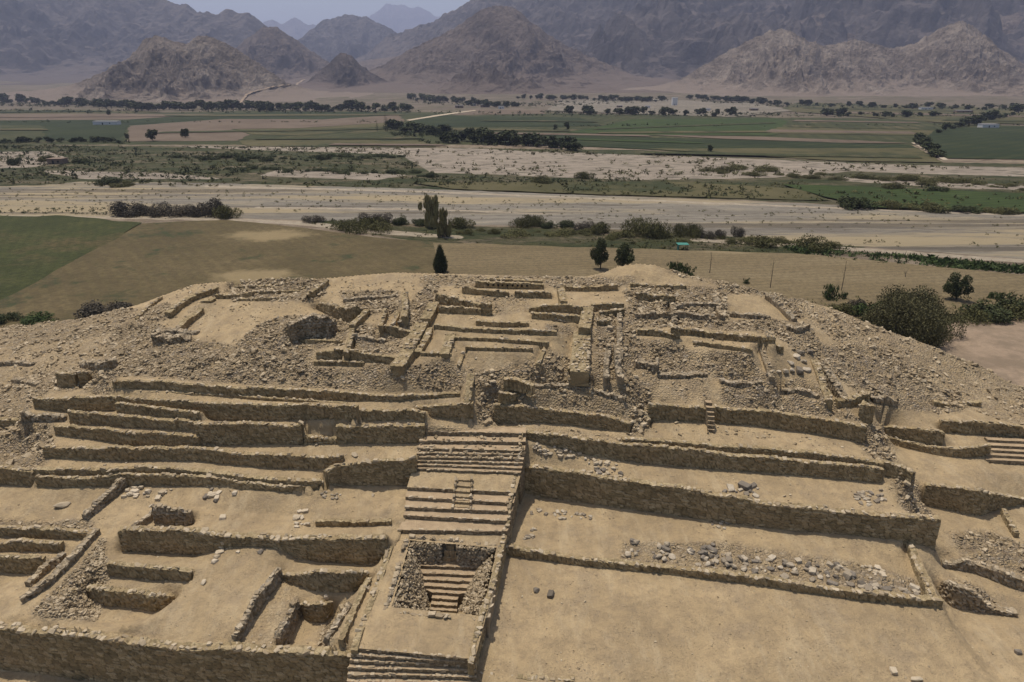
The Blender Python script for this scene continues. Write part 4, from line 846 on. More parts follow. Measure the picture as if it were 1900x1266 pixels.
block(413,962,.28,'single pale block in the middle of the left sandy terrace')
block(436,916,.22,'small square block beside the stone cluster on the left terrace')
block(378,1083,.26,'small pale block on the sand beside the left pit, by itself')
block(484,1025,.26,'dark bluish block under the wall right of the short stone pile', dark=True)
block(442,1026,.13,'tiny pale stone at the foot of the wall above the pits')
block(1658,1247,.24,'pale stone near the bottom edge of the big plaza, left of two'); block(1700,1262,.26,'pale stone at the bottom edge of the big plaza, right of two', long=1.5)
block(1888,1212,.3,'dark stone at the right edge of the lower plaza', dark=True)
block(606,1110,.22,'upright pale block standing over the small dark pit wall', sq=1.6); block(682,1093,.22,'pale block on the plastered strip beside the staircase', long=1.3); block(654,1131,.16,'small flat stone on the plastered strip beside the staircase')
block(692,921,.18,'pale stone alone on the square mud patch'); block(588,826,.2,'round pale stone on the terrace above the long left wall'); block(658,846,.3,'flat pale block on the terrace below the passage wall', long=1.4)
block(195,864,.14,'tiny reddish stone on the left terrace, left of two'); block(234,860,.12,'tiny reddish stone on the left terrace, right of two')
for k, (x, y) in enumerate([(786,914),(779,930),(774,949),(770,967),(757,988),(920,920),(922,938),(914,956)]):
    rs = block(x, y, .17, ['pale block resting on the left end of a stair tread', 'pale block resting on the right end of a stair tread'][k > 4], ['blocks on the left of the stair treads', 'blocks on the right of the stair treads'][k > 4], rz=random.uniform(-.3, .3), long=1.3); rs['label'] += [', topmost', ', second from the top', ', third from the top', ', fourth from the top', ', lowest', ', topmost', ', middle one', ', lowest'][k]
for k, (x, y) in enumerate([(399,1043),(403,1035),(408,1027),(413,1018),(419,1009),(423,1003)]): block(x, y, .27, 'pale block in the leaning stack above the pits, ' + ['lowest', 'second from the bottom', 'third from the bottom', 'third from the top', 'second from the top', 'topmost'][k], 'stack of blocks against the wall above the pits', rz=.3)
cluster([(218,918),(260,903),(330,905),(325,920),(290,928),(230,932)], 18, (.16,.36), 'big pale slab in the heap on the left terrace', 'slab heap on the left terrace', seed=1)
cluster([(370,910),(405,908),(408,930),(385,936)], 8, (.16,.32), 'block in the small heap right of the pale slabs', 'small heap on the left terrace', .2, seed=2)
cluster([(545,955),(575,944),(573,972),(556,985),(542,972)], 10, (.14,.28), 'pale stone in the heap beside the square mud patch', 'heap beside the mud patch', seed=3)
cluster([(592,912),(640,908),(636,925),(600,930)], 14, (.07,.16), 'small tan stone on the mud patch corner', 'stones on the mud patch', seed=4)
cluster([(985,826),(1050,830),(1075,838),(1110,855),(1085,862),(1030,850),(995,842)], 34, (.12,.26), 'grey stone in the spill under the pale-crested wall', 'spill under the pale-crested wall', .15, seed=5)
cluster([(1080,862),(1140,858),(1165,885),(1110,885)], 20, (.12,.28), 'pale stone in the spill above the highest wall', 'spill above the highest right wall', .1, seed=6)
cluster([(1310,898),(1410,905),(1405,925),(1340,915)], 14, (.14,.32), 'stone in the row beside the big dark upright block', 'row beside the dark upright block', .3, seed=7)
cluster([(1570,915),(1640,908),(1645,935),(1600,942)], 26, (.12,.24), 'squarish stone in the heap at the upper terrace end', 'heap near the right end of the upper terrace', .1, seed=8)
cluster([(980,948),(1040,946),(1100,958),(1098,970),(985,960)], 26, (.09,.2), 'stone in the thin row right of the staircase', 'thin row near the staircase', seed=9)
cluster([(960,982),(990,980),(995,1000),(970,1002)], 7, (.1,.24), 'stone in the little group beside the staircase wall', 'little group beside the stair', .1, seed=10)
cluster([(1160,1012),(1180,1000),(1186,1035),(1160,1040)], 10, (.14,.3), 'stone in the small pile behind the kerb, nearest the stair', 'first pile behind the kerb', .4, seed=11)
cluster([(1210,1020),(1240,1010),(1248,1042),(1210,1040)], 10, (.14,.32), 'stone in the small pile just left of the largest dark pile', 'second pile behind the kerb', .4, seed=12)
cluster([(1278,1018),(1322,1010),(1336,1048),(1285,1050)], 22, (.16,.32), 'stone in the largest dark pile behind the kerb', 'largest dark pile behind the kerb', .5, seed=13)
cluster([(1336,1022),(1390,1035),(1400,1065),(1340,1052)], 16, (.15,.36), 'stone right of the largest dark pile behind the kerb', 'row right of the dark pile', .3, seed=14)
cluster([(1400,1030),(1485,1040),(1490,1080),(1400,1068)], 22, (.12,.3), 'mixed stone in the middle of the kerb terrace', 'mixed stones in the middle of the kerb terrace', .15, seed=15)
cluster([(1495,1045),(1580,1052),(1590,1095),(1495,1078)], 24, (.14,.34), 'grey round stone on the kerb terrace', 'round stones on the kerb terrace', .4, seed=16)
cluster([(1600,1052),(1640,1050),(1640,1072),(1610,1075)], 14, (.12,.24), 'pale stone in the tidy little pile on the kerb terrace', 'tidy pale pile on the kerb terrace', seed=17)
cluster([(1590,1082),(1700,1092),(1722,1110),(1620,1105)], 26, (.14,.32), 'stone tucked behind the right end of the kerb', 'row behind the right end of the kerb', .25, seed=18)
cluster([(1310,965),(1350,968),(1350,982),(1315,980)], 7, (.12,.22), 'greenish grey stone below the highest right wall', 'grey stones under the highest right wall', .3, seed=19)
got = []
for i, (x, y, s) in enumerate([(1478,664,.55),(1466,676,.5),(1490,672,.45),(1483,690,.5),(1502,655,.5),(1470,690,.42),(1497,688,.4),(1512,676,.4),(1456,690,.35),(1485,655,.45),(1432,690,.35),(1425,697,.35),(1445,692,.35)]):
    got.append(block(x, y, s * .8, 'big', 'boulder pile on the right slope', dark=i % 4 == 3, name='boulder'))
ordinals(got, 'big grey boulder in the boulder pile on the right slope')
print('blocks', nblk)
# ================================================================== VALLEY
def zg(y): return ZV + 0.028 * np.maximum(0, np.asarray(y, float) - 1330)
def Pg(px, py, off=0.0):
    a, dy, dz = ray(px, py); D = np.geomspace(60, 6000, 4000); zz = CZ + dz / dy * D; k = np.where(zz < zg(D))[0]; D_ = D[k[0]] if len(k) else 6000.
    return np.array((a / dy * D_, D_, float(zg(D_)) + off))
def m_ground(name, cols, sc=0.02, patch=None, spots=(), rows=None, bump=.5, fine=None, pmask=(.5, .6), rowamt=.5, stretch=1.0, speck=None):
    b = NB(name); g = b.geo(); sm_ = b.N.new('ShaderNodeMapping'); b.L(g, sm_.inputs[0]); sm_.inputs['Scale'].default_value = (stretch, 1, 1); sm_.inputs['Rotation'].default_value = (0, 0, .12); n = b.noise(sc, 9, .72, sm_.outputs[0])
    c = b.ramp(n, [(.35, cols[0]), (.5, cols[1]), (.65, cols[2])])
    if patch: c = b.mix(b.ramp(b.noise(patch[1], 7, .7, g), [(pmask[0], 0.), (pmask[1], 1.)]), c, patch[0])
    if rows:
        mp = b.N.new('ShaderNodeMapping'); b.L(g, mp.inputs[0]); mp.inputs['Rotation'].default_value = (0, 0, rows[1])
        w = b.wave(rows[0], mp.outputs[0], 1.2, 3); c = b.mix(b.math('MULTIPLY', b.ramp(w, [(.4, 0.), (.6, 1.)]), rowamt), c, rows[2])
    if fine: c = b.mix(b.math('MULTIPLY', b.ramp(b.noise(fine[0], 7, .8, g), [(.42, 1.), (.56, 0.)]), fine[2]), c, fine[1])
    for (x0, y0, rx, ry, col_) in spots:
        mp = b.N.new('ShaderNodeMapping'); mp.vector_type = 'TEXTURE'; b.L(g, mp.inputs[0]); mp.inputs['Location'].default_value = (x0, y0, ZV); mp.inputs['Scale'].default_value = (rx, ry, 50)
        ln = b.N.new('ShaderNodeVectorMath'); ln.operation = 'LENGTH'; b.L(mp.outputs[0], ln.inputs[0])
        c = b.mix(b.ramp(b.math('ADD', ln.outputs['Value'], b.math('MULTIPLY', b.math('SUBTRACT', b.noise(.12, 9, .75, g), .5), 2.2)), [(.45, .8), (1.1, 0.)]), c, b.mix(b.noise(.6, 6, .7, g), col_, tuple(q * .7 for q in col_)))
    if speck: c = b.mix(b.math('MULTIPLY', b.ramp(b.vor(speck[0], vec=sm_.outputs[0]), [(.18, 1.), (.34, 0.)]), speck[2]), c, speck[1])
    return b.done(c, b.noise(.6, 8, .8, g), bump, .6)
M_VALLEY = m_ground('valley soil', ((.095, .072, .052), (.135, .103, .076), (.18, .14, .104)), .012, ((.07, .065, .03), .03), fine=(.5, (.09, .08, .045), .6))
M_RIVER = m_ground('river gravel', ((.17, .135, .10), (.27, .215, .16), (.36, .295, .22)), .14, ((.36, .27, .15), .03), fine=(1.6, (.10, .08, .06), .8), pmask=(.58, .66), stretch=.16, speck=(.35, (.09, .075, .055), .6), bump=1.0)
M_PEB = m_ground('pebble flat', ((.17, .14, .11), (.24, .20, .155), (.30, .255, .20)), .03, ((.06, .06, .03), .05), fine=(.35, (.07, .065, .04), .85), pmask=(.56, .64), stretch=.4, speck=(.22, (.05, .05, .03), .8))
M_SCRUBG = m_ground('scrubby flat', ((.035, .042, .017), (.06, .06, .028), (.12, .10, .06)), .03, ((.25, .20, .14), .035), fine=(.5, (.03, .035, .015), .6), pmask=(.56, .64))
M_TRACK = m_ground('pale track', ((.33, .27, .19), (.38, .31, .22), (.42, .35, .25)), .05)
M_CLAY = m_ground('reddish clay', ((.16, .085, .06), (.19, .10, .07), (.22, .13, .09)), .05)
FM = {
 'green_near': m_ground('olive green crop', ((.035, .040, .012), (.05, .055, .017), (.072, .072, .024)), .05, ((.09, .07, .03), .04), rowamt=.22, rows=(.13, -.5, (.03, .035, .01)), fine=(.8, (.022, .026, .008), .6)),
 'brown_crop': m_ground('brown crop land', ((.082, .064, .029), (.11, .085, .039), (.14, .106, .051)), .05, ((.045, .052, .022), .09), rows=(.12, -.62, (.085, .062, .031)), rowamt=.3, spots=[(*P(500, 441, ZV)[:2], 13, 8, (.29, .22, .115)), (*P(470, 520, ZV)[:2], 11, 7, (.29, .22, .115))], fine=(.9, (.05, .04, .02), .5), pmask=(.55, .63)),
 'stubble': m_ground('dry stubble', ((.14, .108, .054), (.185, .142, .074), (.22, .172, .095)), .05, ((.08, .07, .035), .05), rows=(.16, 1.45, (.11, .082, .046)), rowamt=.3, spots=[(*P(1350, 470, ZV)[:2], 13, 4, (.26, .20, .11))], stretch=.3, fine=(1.5, (.08, .06, .035), .6), pmask=(.62, .7)),
 'bright': m_ground('fresh green crop', ((.028, .04, .009), (.038, .054, .012), (.05, .066, .017)), .04, rows=(.08, 1.3, (.02, .035, .01))),
 'dark': m_ground('dark green crop', ((.018, .024, .008), (.027, .034, .010), (.042, .046, .016)), .02, rows=(.03, .9, (.014, .025, .008))),
 'mid': m_ground('mid green crop', ((.032, .036, .013), (.047, .05, .018), (.07, .066, .028)), .02, ((.10, .08, .04), .02), rows=(.03, .3, (.03, .035, .012)), pmask=(.55, .65)),
 'olive': m_ground('olive fallow', ((.06, .055, .022), (.08, .07, .03), (.10, .085, .04)), .02, ((.035, .04, .015), .02)),
 'soil': m_ground('bare brown soil', ((.09, .066, .044), (.12, .09, .062), (.155, .118, .082)), .02, rows=(.03, .2, (.13, .095, .065))),
 'tan': m_ground('tan sand patch', ((.26, .19, .09), (.33, .245, .12), (.38, .285, .14)), .1),
 'plain': m_ground('bare desert plain', ((.25, .185, .125), (.29, .215, .145), (.33, .245, .165)), .06, ((.20, .15, .10), .1), fine=(1.5, (.17, .13, .09), .35)),
}
ys = np.concatenate([np.arange(-30, 400, 8), np.geomspace(400, 24000, 150)]); us = np.linspace(-1, 1, 160)
Yg, Ug = np.meshgrid(ys, us, indexing='ij'); Xg = Ug * (400 + np.abs(Yg) * 1.5)
Zg = zg(Yg) + (fbm(Xg * .01, Yg * .01, 3, 3) - .5) * np.where(Yg < 900, 0.2, 3.0) * 0.3 - .35
me = mesh_np('valley_floor', np.stack([Xg, Yg, Zg], -1).reshape(-1, 3), gridfaces(*Yg.shape)[:, ::-1], smooth=True)
tag(link('valley_floor', me, M_VALLEY), kind='structure')
layer = [0]
def sheet(name, poly, mat, wob=0.6, h=None, sub=1.5, smooth=0):
    """a flat patch of land, its outline walked on the valley floor and slightly ragged"""
    for _ in range(smooth): poly = [q for a, b in zip(poly, poly[1:] + poly[:1]) for q in ((a[0] * .75 + b[0] * .25, a[1] * .75 + b[1] * .25), (a[0] * .25 + b[0] * .75, a[1] * .25 + b[1] * .75))]
    layer[0] += 1; z = ZV + 0.02 * layer[0] if h is None else ZV + h
    pts = [Pg(x, y) for x, y in poly]; out = []
    for a, b in zip(pts, pts[1:] + pts[:1]):
        L = np.hypot(*(b - a)[:2]); far = np.hypot(a[0], a[1]) / 120; n = max(1, min(120, int(L / (sub * max(1, far)))))
        for k in range(n):
            q = a + (b - a) * k / n; w = wob * max(1, far * .6)
            out.append((q[0] + (vnoise(np.array(q[0] * .13 / max(1, far)), np.array(q[1] * .13), 3) - .5) * 2 * w, q[1] + (vnoise(np.array(q[0] * .2 / max(1, far)), np.array(q[1] * .1), 9) - .5) * 2 * w))
    bm = bmesh.new(); f = bm.faces.new([bm.verts.new((x, y, z - ZV + float(zg(y)))) for x, y in out]); f.normal_update()
    if f.normal.z < 0: f.normal_flip()
    bmesh.ops.triangulate(bm, faces=bm.faces)
    me = bpy.data.meshes.new(name); bm.to_mesh(me); bm.free(); return tag(link(name, me, mat), kind='structure')
# far fields first
sheet('field', [(-300,203),(250,210),(470,206),(760,208),(1300,214),(1960,236),(2100,300),(1300,285),(900,272),(-300,268)], FM['mid'])
sheet('field', [(-200,206),(300,212),(480,212),(250,222),(-200,225)], FM['soil'])
sheet('field', [(-200,205),(120,204),(310,208),(200,211),(-200,212)], FM['olive'])
sheet('field', [(-200,226),(240,222),(430,210),(600,207),(760,210),(600,222),(420,232),(235,236),(-200,234)], FM['dark'])
sheet('field', [(-200,234),(80,232),(76,262),(-200,258)], FM['mid'])
sheet('field', [(84,231),(236,235),(225,262),(80,261)], FM['dark'])
sheet('field', [(240,234),(420,221),(600,222),(740,214),(752,226),(560,238),(430,240),(465,250),(440,262),(235,263)], FM['soil'])
sheet('field', [(440,240),(560,239),(745,226),(700,240),(560,252),(470,250)], FM['olive'])
sheet('field', [(440,262),(560,252),(780,262),(810,274),(460,272)], FM['olive'])
sheet('field', [(790,215),(1075,219),(1115,234),(1000,236),(730,236)], FM['dark'])
sheet('field', [(870,204),(1010,205),(1010,212),(840,214)], FM['soil'])
sheet('field', [(1110,236),(1170,222),(1435,220),(1470,226),(1440,252),(1200,252),(1050,246)], FM['bright'])
sheet('field', [(1470,219),(1700,222),(1735,232),(1730,242),(1450,236)], FM['mid'])
sheet('field', [(1440,237),(1730,243),(1730,252),(1420,248)], FM['olive'])
sheet('field', [(1420,246),(1700,249),(1690,245),(1430,241)], FM['soil'])
sheet('field', [(1050,250),(1200,256),(1560,266),(1690,270),(1745,300),(1560,298),(1200,278),(880,264)], FM['dark'])
sheet('field', [(1200,277),(1560,276),(1700,276),(1748,303),(1560,300)], FM['olive'])
sheet('field', [(1200,251),(1420,255),(1600,262),(1690,267),(1560,266),(1330,258)], FM['soil'])
sheet('field', [(1735,240),(1960,234),(2100,236),(2100,300),(1755,295),(1715,262)], FM['dark'])
sheet('field', [(1480,190),(1760,198),(1960,206),(1960,232),(1740,228),(1560,214),(1440,206)], FM['olive'])
sheet('bare_ground', [(1040,186),(1180,182),(1400,192),(1470,206),(1360,218),(1180,212),(1010,206)], M_PEB)
sheet('dirt_track', [(752,224),(812,214),(880,205),(884,206),(816,216),(760,225)], M_TRACK, wob=.1)
sheet('dirt_track', [(1690,266),(1700,266),(1760,298),(1750,299)], M_TRACK, wob=.1)
for (x0, y0, x1, y1, th, m) in [(250,214,740,212,3,'olive'),(0,216,300,214,3,'soil'),(0,208,200,206,2,'dark'),(760,238,1050,242,3,'olive'),(880,246,1200,252,3,'soil'),(300,246,700,238,3,'mid'),(1110,240,1430,228,2,'mid'),(1120,246,1420,244,3,'olive'),(1200,283,1700,292,4,'mid'),(1000,256,1300,266,3,'bright'),(1480,224,1700,228,2,'soil'),(0,240,80,240,3,'olive'),(480,258,780,256,3,'mid'),(620,268,820,270,3,'soil'),(1560,208,1900,216,3,'soil'),(1500,200,1760,206,2,'mid'),(1760,222,1960,226,3,'mid'),(900,224,1100,226,2,'mid')]:
    sheet('field', [(x0, y0), (x1, y1), (x1 + 12, y1 + th), (x0 - 12, y0 + th)], FM[m])
# river terrace
sheet('field', [(1450,344),(1560,346),(1700,352),(2200,374),(2200,412),(1900,396),(1600,386)], FM['bright'], h=.34)
sheet('field', [(760,340),(1240,338),(1480,352),(1540,374),(1100,362),(840,352)], FM['olive'], h=.28)
# river flats: one ragged sheet whose zones melt into each other
def m_flats():
    b = NB('river flats'); g = b.geo()
    def st(sx_, rot=.1):
        m = b.N.new('ShaderNodeMapping'); b.L(g, m.inputs[0]); m.inputs['Scale'].default_value = (sx_, 1, 1); m.inputs['Rotation'].default_value = (0, 0, rot); return m.outputs[0]
    S1, S2 = st(.12), st(.4); nz = b.noise(.05, 9, .75, S2); nf = b.noise(.5, 8, .8, g)
    def mask(a, amp=1.1, lo=.42, hi=.58):
        return b.ramp(b.math('ADD', b.attr(a), b.math('MULTIPLY', b.math('SUBTRACT', nz, .5), amp)), [(lo, 0.), (hi, 1.)])
    soil = b.ramp(b.noise(.12, 9, .75, g), [(.35, (.12, .09, .06)), (.5, (.20, .155, .105)), (.65, (.29, .235, .165))])
    gravel = b.ramp(b.noise(.16, 10, .8, S1), [(.3, (.13, .11, .088)), (.48, (.21, .185, .143)), (.56, (.26, .23, .18)), (.7, (.36, .32, .25))])
    gravel = b.mix(b.math('MULTIPLY', b.ramp(b.vor(.45, vec=S2), [(.12, 1.), (.3, 0.)]), .55), gravel, (.10, .082, .06))
    gravel = b.mix(b.math('MULTIPLY', b.ramp(b.noise(.04, 8, .7, S1), [(.5, 0.), (.58, 1.)]), .85), gravel, (.36, .285, .165))
    gravel = b.mix(b.math('MULTIPLY', b.ramp(b.noise(.11, 6, .6, st(.04)), [(.40, 1.), (.45, 0.)]), .75), gravel, (.115, .096, .07))
    scr = b.ramp(b.noise(.09, 10, .8, S2), [(.36, (.025, .034, .012)), (.46, (.05, .055, .02)), (.54, (.09, .078, .04)), (.64, (.20, .155, .10))])
    scr = b.mix(b.math('MULTIPLY', b.ramp(nf, [(.4, 1.), (.52, 0.)]), .6), scr, (.022, .026, .011))
    peb = b.ramp(b.noise(.2, 10, .8, S2), [(.35, (.16, .13, .10)), (.5, (.27, .225, .17)), (.65, (.36, .30, .23))])
    peb = b.mix(b.math('MULTIPLY', b.ramp(b.vor(.2, vec=S2), [(.16, 1.), (.3, 0.)]), .8), peb, (.06, .058, .03))
    c = b.mix(mask('scr'), soil, scr); c = b.mix(mask('peb', 1.3), c, peb); c = b.mix(mask('riv', .35, .46, .54), c, gravel)
    c = b.mix(b.math('MULTIPLY', mask('trk', .5), .9), c, b.ramp(nf, [(.4, (.31, .25, .175)), (.6, (.44, .37, .27))]))
    return b.done(c, b.math('ADD', nf, b.noise(.15, 8, .8, S2)), 1.0, .9)
fy = np.geomspace(92, 440, 420); fu = np.linspace(-1, 1, 560); FY, FU = np.meshgrid(fy, fu, indexing='ij'); FX = FU * (FY * .86 + 25)
def zone(polys, soft=.05):
    m = np.zeros_like(FX)
    for pl in polys: m = np.maximum(m, inpoly(FX, FY, [P(x, y, ZV)[:2] for x, y in pl]).astype(float))
    for _ in range(5):
        q = np.pad(m, 1, mode='edge'); m = (q[:-2, 1:-1] + q[2:, 1:-1] + q[1:-1, :-2] + q[1:-1, 2:] + m) / 5
    return m
zs = zone([[(-400,268),(440,272),(820,275),(1200,280),(1560,300),(2200,310),(2200,400),(1900,398),(1400,374),(800,352),(400,342),(-400,350)], [(560,408),(900,422),(1280,430),(1500,450),(1620,462),(1500,474),(1100,468),(840,460),(700,440),(590,424)], [(1480,560),(1700,545),(2300,548),(2300,590),(1820,594),(1740,620),(1700,700),(1560,650)], [(-60,350),(160,352),(300,366),(180,372),(-60,366)], [(200,396),(440,400),(430,410),(190,408)]])
zs = zs - .25 * zone([[(560,408),(900,422),(1280,430),(1500,450),(1620,462),(1500,474),(1100,468),(840,460),(700,440),(590,424)]])
zp = zone([[(740,286),(860,278),(1100,286),(1400,296),(1640,306),(1560,322),(1420,332),(1160,336),(980,328),(800,322)], [(-200,286),(90,282),(130,298),(60,312),(-200,318)], [(300,272),(900,277),(1000,284),(740,288),(480,280)], [(1420,300),(1700,308),(2100,318),(2100,334),(1700,324),(1460,314)], [(520,316),(760,326),(700,336),(480,328)], [(60,318),(300,322),(420,334),(160,334)], [(1560,330),(1900,346),(2100,352),(2100,358),(1800,352),(1560,338)]])
zr = zone([[(-500,352),(60,346),(150,338),(400,341),(800,352),(1200,367),(1560,382),(2300,412),(2300,510),(1900,482),(1500,452),(1300,436),(1100,424),(700,414),(440,406),(-500,402)]])
zt_ = zone([[(380,344),(800,355),(1200,371),(1900,399),(2100,407),(2100,410),(1900,402),(1200,374),(800,358),(380,348)], [(-200,398),(340,403),(560,412),(700,428),(860,440),(860,446),(690,436),(560,420),(340,410),(-200,403)], [(1280,444),(1500,456),(1900,484),(1900,491),(1500,462),(1280,450)], [(470,384),(800,388),(1060,398),(1060,400),(800,391),(470,387)]])
zf = zone([[(1050,250),(1200,256),(1560,266),(1690,270),(1745,300),(1560,298),(1200,278),(880,264)], [(1200,277),(1560,276),(1700,276),(1748,303),(1560,300)], [(1735,240),(1960,234),(2100,236),(2100,300),(1755,295),(1715,262)], [(1450,344),(1560,346),(1700,352),(2200,374),(2200,412),(1900,396),(1600,386)], [(760,340),(1240,338),(1480,352),(1540,374),(1100,362),(840,352)], [(1195,281),(1712,290),(1712,298),(1195,289)], [(440,262),(560,252),(780,262),(810,274),(460,272)], [(-300,250),(900,250),(900,268),(-300,266)]])
FZ = ZV + .30 + (fbm(FX * .25, FY * .25, 8, 4) - .5) * .35 - .25 * zr - .75 * zf
me = mesh_np('river_flats', np.stack([FX, FY, FZ], -1).reshape(-1, 3), gridfaces(*FX.shape)[:, ::-1], {'scr': ('POINT', zs), 'peb': ('POINT', zp), 'riv': ('POINT', zr), 'trk': ('POINT', zt_)}, smooth=True)
tag(link('river_flats', me, m_flats()), kind='structure')
layer[0] = 28
# near fields behind the mound
sheet('field', [(-900,412),(100,404),(266,418),(-20,590),(-900,900)], FM['green_near'], wob=1.6)
sheet('field', [(266,419),(420,412),(560,426),(700,446),(806,454),(860,600),(500,700),(-400,800),(-60,600)], FM['brown_crop'])
sheet('field', [(806,455),(1100,464),(1480,476),(1900,516),(2300,545),(2300,600),(1700,590),(1300,620),(860,640)], FM['stubble'])
sheet('sand_plain', [(1700,650),(1745,612),(1820,592),(2400,586),(2600,900),(1900,900),(1750,800)], FM['plain'])

# ------------------------------------------------------------------ mountains
def m_hill(name, a, bcol, c, sc, sand=(.25, .19, .14)):
    b = NB(name); g = b.geo(); n = b.noise(.006 * sc, 12, .72, g)
    col = b.ramp(n, [(.34, a), (.5, bcol), (.64, c)])
    col = b.mix(b.math('MULTIPLY', b.ramp(b.noise(.03 * sc, 12, .8, g), [(.42, 1.), (.54, 0.)]), .75), col, a)
    col = b.mix(b.math('MULTIPLY', b.ramp(b.noise(.012 * sc, 12, .8, g), [(.5, 0.), (.62, 1.)]), .6), col, c)
    nn = b.N.new('ShaderNodeNewGeometry'); sx = b.N.new('ShaderNodeSeparateXYZ'); b.L(nn.outputs['Normal'], sx.inputs[0])
    sf = b.math('ADD', sx.outputs['Z'], b.math('MULTIPLY', b.math('SUBTRACT', b.noise(.02 * sc, 8, .7, g), .5), .25))
    col = b.mix(b.math('MULTIPLY', b.ramp(sf, [(.76, 0.), (.92, 1.)]), .9), col, sand)
    return b.done(col, b.math('ADD', b.noise(.02 * sc, 14, .8, g), b.noise(.005 * sc, 8, .7, g)), 0.8, 18 / sc)
M_HPALE = m_hill('pale rocky hill', (.10, .08, .062), (.21, .168, .13), (.34, .28, .22), 1.3, (.215, .168, .128))
M_HBROWN = m_hill('brown mountain', (.065, .05, .042), (.12, .092, .074), (.19, .15, .12), 1.0, (.15, .115, .09))
M_HDARK = m_hill('dark hill', (.05, .04, .034), (.09, .07, .058), (.14, .11, .09), 1.3, (.14, .105, .085))
M_HGREY = m_hill('grey mountain', (.042, .037, .036), (.082, .07, .065), (.14, .118, .106), .6, (.13, .104, .088))
MNT = []
def hland(x, y):
    h = float(zg(y))
    for a, b_, c_, d_, Z in MNT:
        if a < x < b_ and c_ < y < d_:
            h = max(h, float(Z[int((x - a) / (b_ - a) * (Z.shape[0] - 1)), int((y - c_) / (d_ - c_) * (Z.shape[1] - 1))]))
    return h
def mountain(prof, D, mat, slope=.55, seed=1, lam=1.0, nx=360, ny=230, back=None, front=None, spur=.6):
    pts = np.array([PD(x, y, D) for x, y in prof]); X0, X1 = pts[0, 0], pts[-1, 0]; hm = (pts[:, 2] - zg(D)).max(); W_ = hm / slope * 1.5
    xs = np.linspace(X0 - W_ * .6, X1 + W_ * .6, nx); t = np.linspace(0, 1, ny); y0, y1 = D - (front or W_), D + (back or W_ * .6)
    ysm = y0 + (y1 - y0) * t
    X, Y = np.meshgrid(xs, ysm, indexing='ij'); L = W_ * .30 * lam; dd = np.abs(Y - D) / W_
    wx = ((fbm(X / L / 1.6, Y / L / 1.6, seed + 31, 4) - .5) * L * 1.7 + (fbm(X / L * 2, Y / L * 2, seed + 32, 4) - .5) * L * .5) * np.clip(dd * 4, 0, 1)
    Xw = X + wx; R = np.interp(Xw, pts[:, 0], pts[:, 2] - zg(D))
    R = R + (fbm(Xw / L * 2.4, Y * 0 + 5, seed + 77, 5, ridged=True) - .66) * hm * .07
    edge = np.minimum(Xw - X0, X1 - Xw); R = np.where(edge < 0, R + edge * .6, R)
    d = np.abs(Y - D); rg = fbm(Xw / L, Y / L / 2.2, seed, 6, ridged=True) ** 1.3
    h = R - d * slope * (.5 + spur * 1.7 * (1 - rg))
    h = h - (1 - fbm(Xw / L * 3, Y / L * 2.2, seed + 3, 6, ridged=True)) * hm * .19 * np.clip(dd * 5, 0, 1) * np.clip(h / hm * 2.5, 0, 1)
    h = h + (fbm(X / L * 12, Y / L * 12, seed + 4, 5, ridged=True) - .6) * hm * .04 * np.clip(h / hm * 4, 0, 1)
    c = min(hm * .17, 50.); h = np.where(h < c, c * np.exp(np.clip((h - c) / c * .8, -12, 0)), h)
    bx = np.clip(np.minimum(X - xs[0], xs[-1] - X) / (W_ * .25), 0, 1); by = np.clip(np.minimum(Y - y0, y1 - Y) / (W_ * .2), 0, 1); w = bx * by; w = w * w * (3 - 2 * w)
    Z = zg(Y) + h * w - (1 - w) * 6 - .5
    MNT.append((xs[0], xs[-1], y0, y1, Z))
    me = mesh_np('mountain', np.stack([X, Y, Z], -1).reshape(-1, 3), gridfaces(nx, ny), smooth=False)
    return tag(link('mountain', me, mat), kind='structure')
mountain([(650,80),(680,35),(700,20),(715,9),(745,6),(760,12),(775,10),(800,25),(830,36),(900,70)], 15000, M_HGREY, seed=2)
mountain([(440,80),(490,40),(505,36),(522,44),(545,31),(570,46),(600,45),(640,62),(700,90)], 12000, M_HGREY, seed=3)
mountain([(500,120),(570,62),(600,37),(640,26),(665,31),(680,29),(720,52),(770,80),(820,110)], 5400, M_HGREY, seed=4, lam=.7)
mountain([(-700,40),(-300,-40),(0,-70),(150,-60),(250,-30),(300,-4),(330,12),(348,8),(385,26),(420,16),(440,26),(462,23),(490,46),(520,66),(560,96),(620,130)], 4200, M_HGREY, seed=5, nx=520, lam=.5, slope=.45, spur=.35, front=2300)
mountain([(380,140),(430,98),(460,70),(490,48),(515,51),(560,82),(600,110),(650,140)], 2900, M_HBROWN, seed=6, lam=.8)
mountain([(520,150),(600,128),(680,112),(760,100),(860,90)], 3400, M_HBROWN, seed=16, lam=1.2, slope=.35)
mountain([(560,162),(610,116),(632,97),(652,103),(680,130),(735,158)], 2150, M_HDARK, seed=7, lam=1.0)
mountain([(560,150),(640,120),(680,98),(720,64),(760,47),(810,34),(850,12),(880,-5),(930,-40),(1000,-70),(1100,-110),(1250,-150),(1500,-160),(1800,-130),(2400,-60)], 4300, M_HGREY, seed=8, nx=620, ny=260, lam=.5, slope=.5, spur=.28, front=2000)
mountain([(620,172),(690,130),(720,112),(780,80),(830,60),(880,25),(920,8),(950,12),(1000,50),(1060,88),(1120,116),(1200,150),(1260,165)], 2350, M_HBROWN, seed=9, nx=460, ny=260, lam=.6, slope=.45)
mountain([(960,120),(1060,98),(1150,100),(1240,112),(1300,108),(1400,120)], 3000, M_HBROWN, seed=17, lam=1.5, slope=.22, spur=.3)
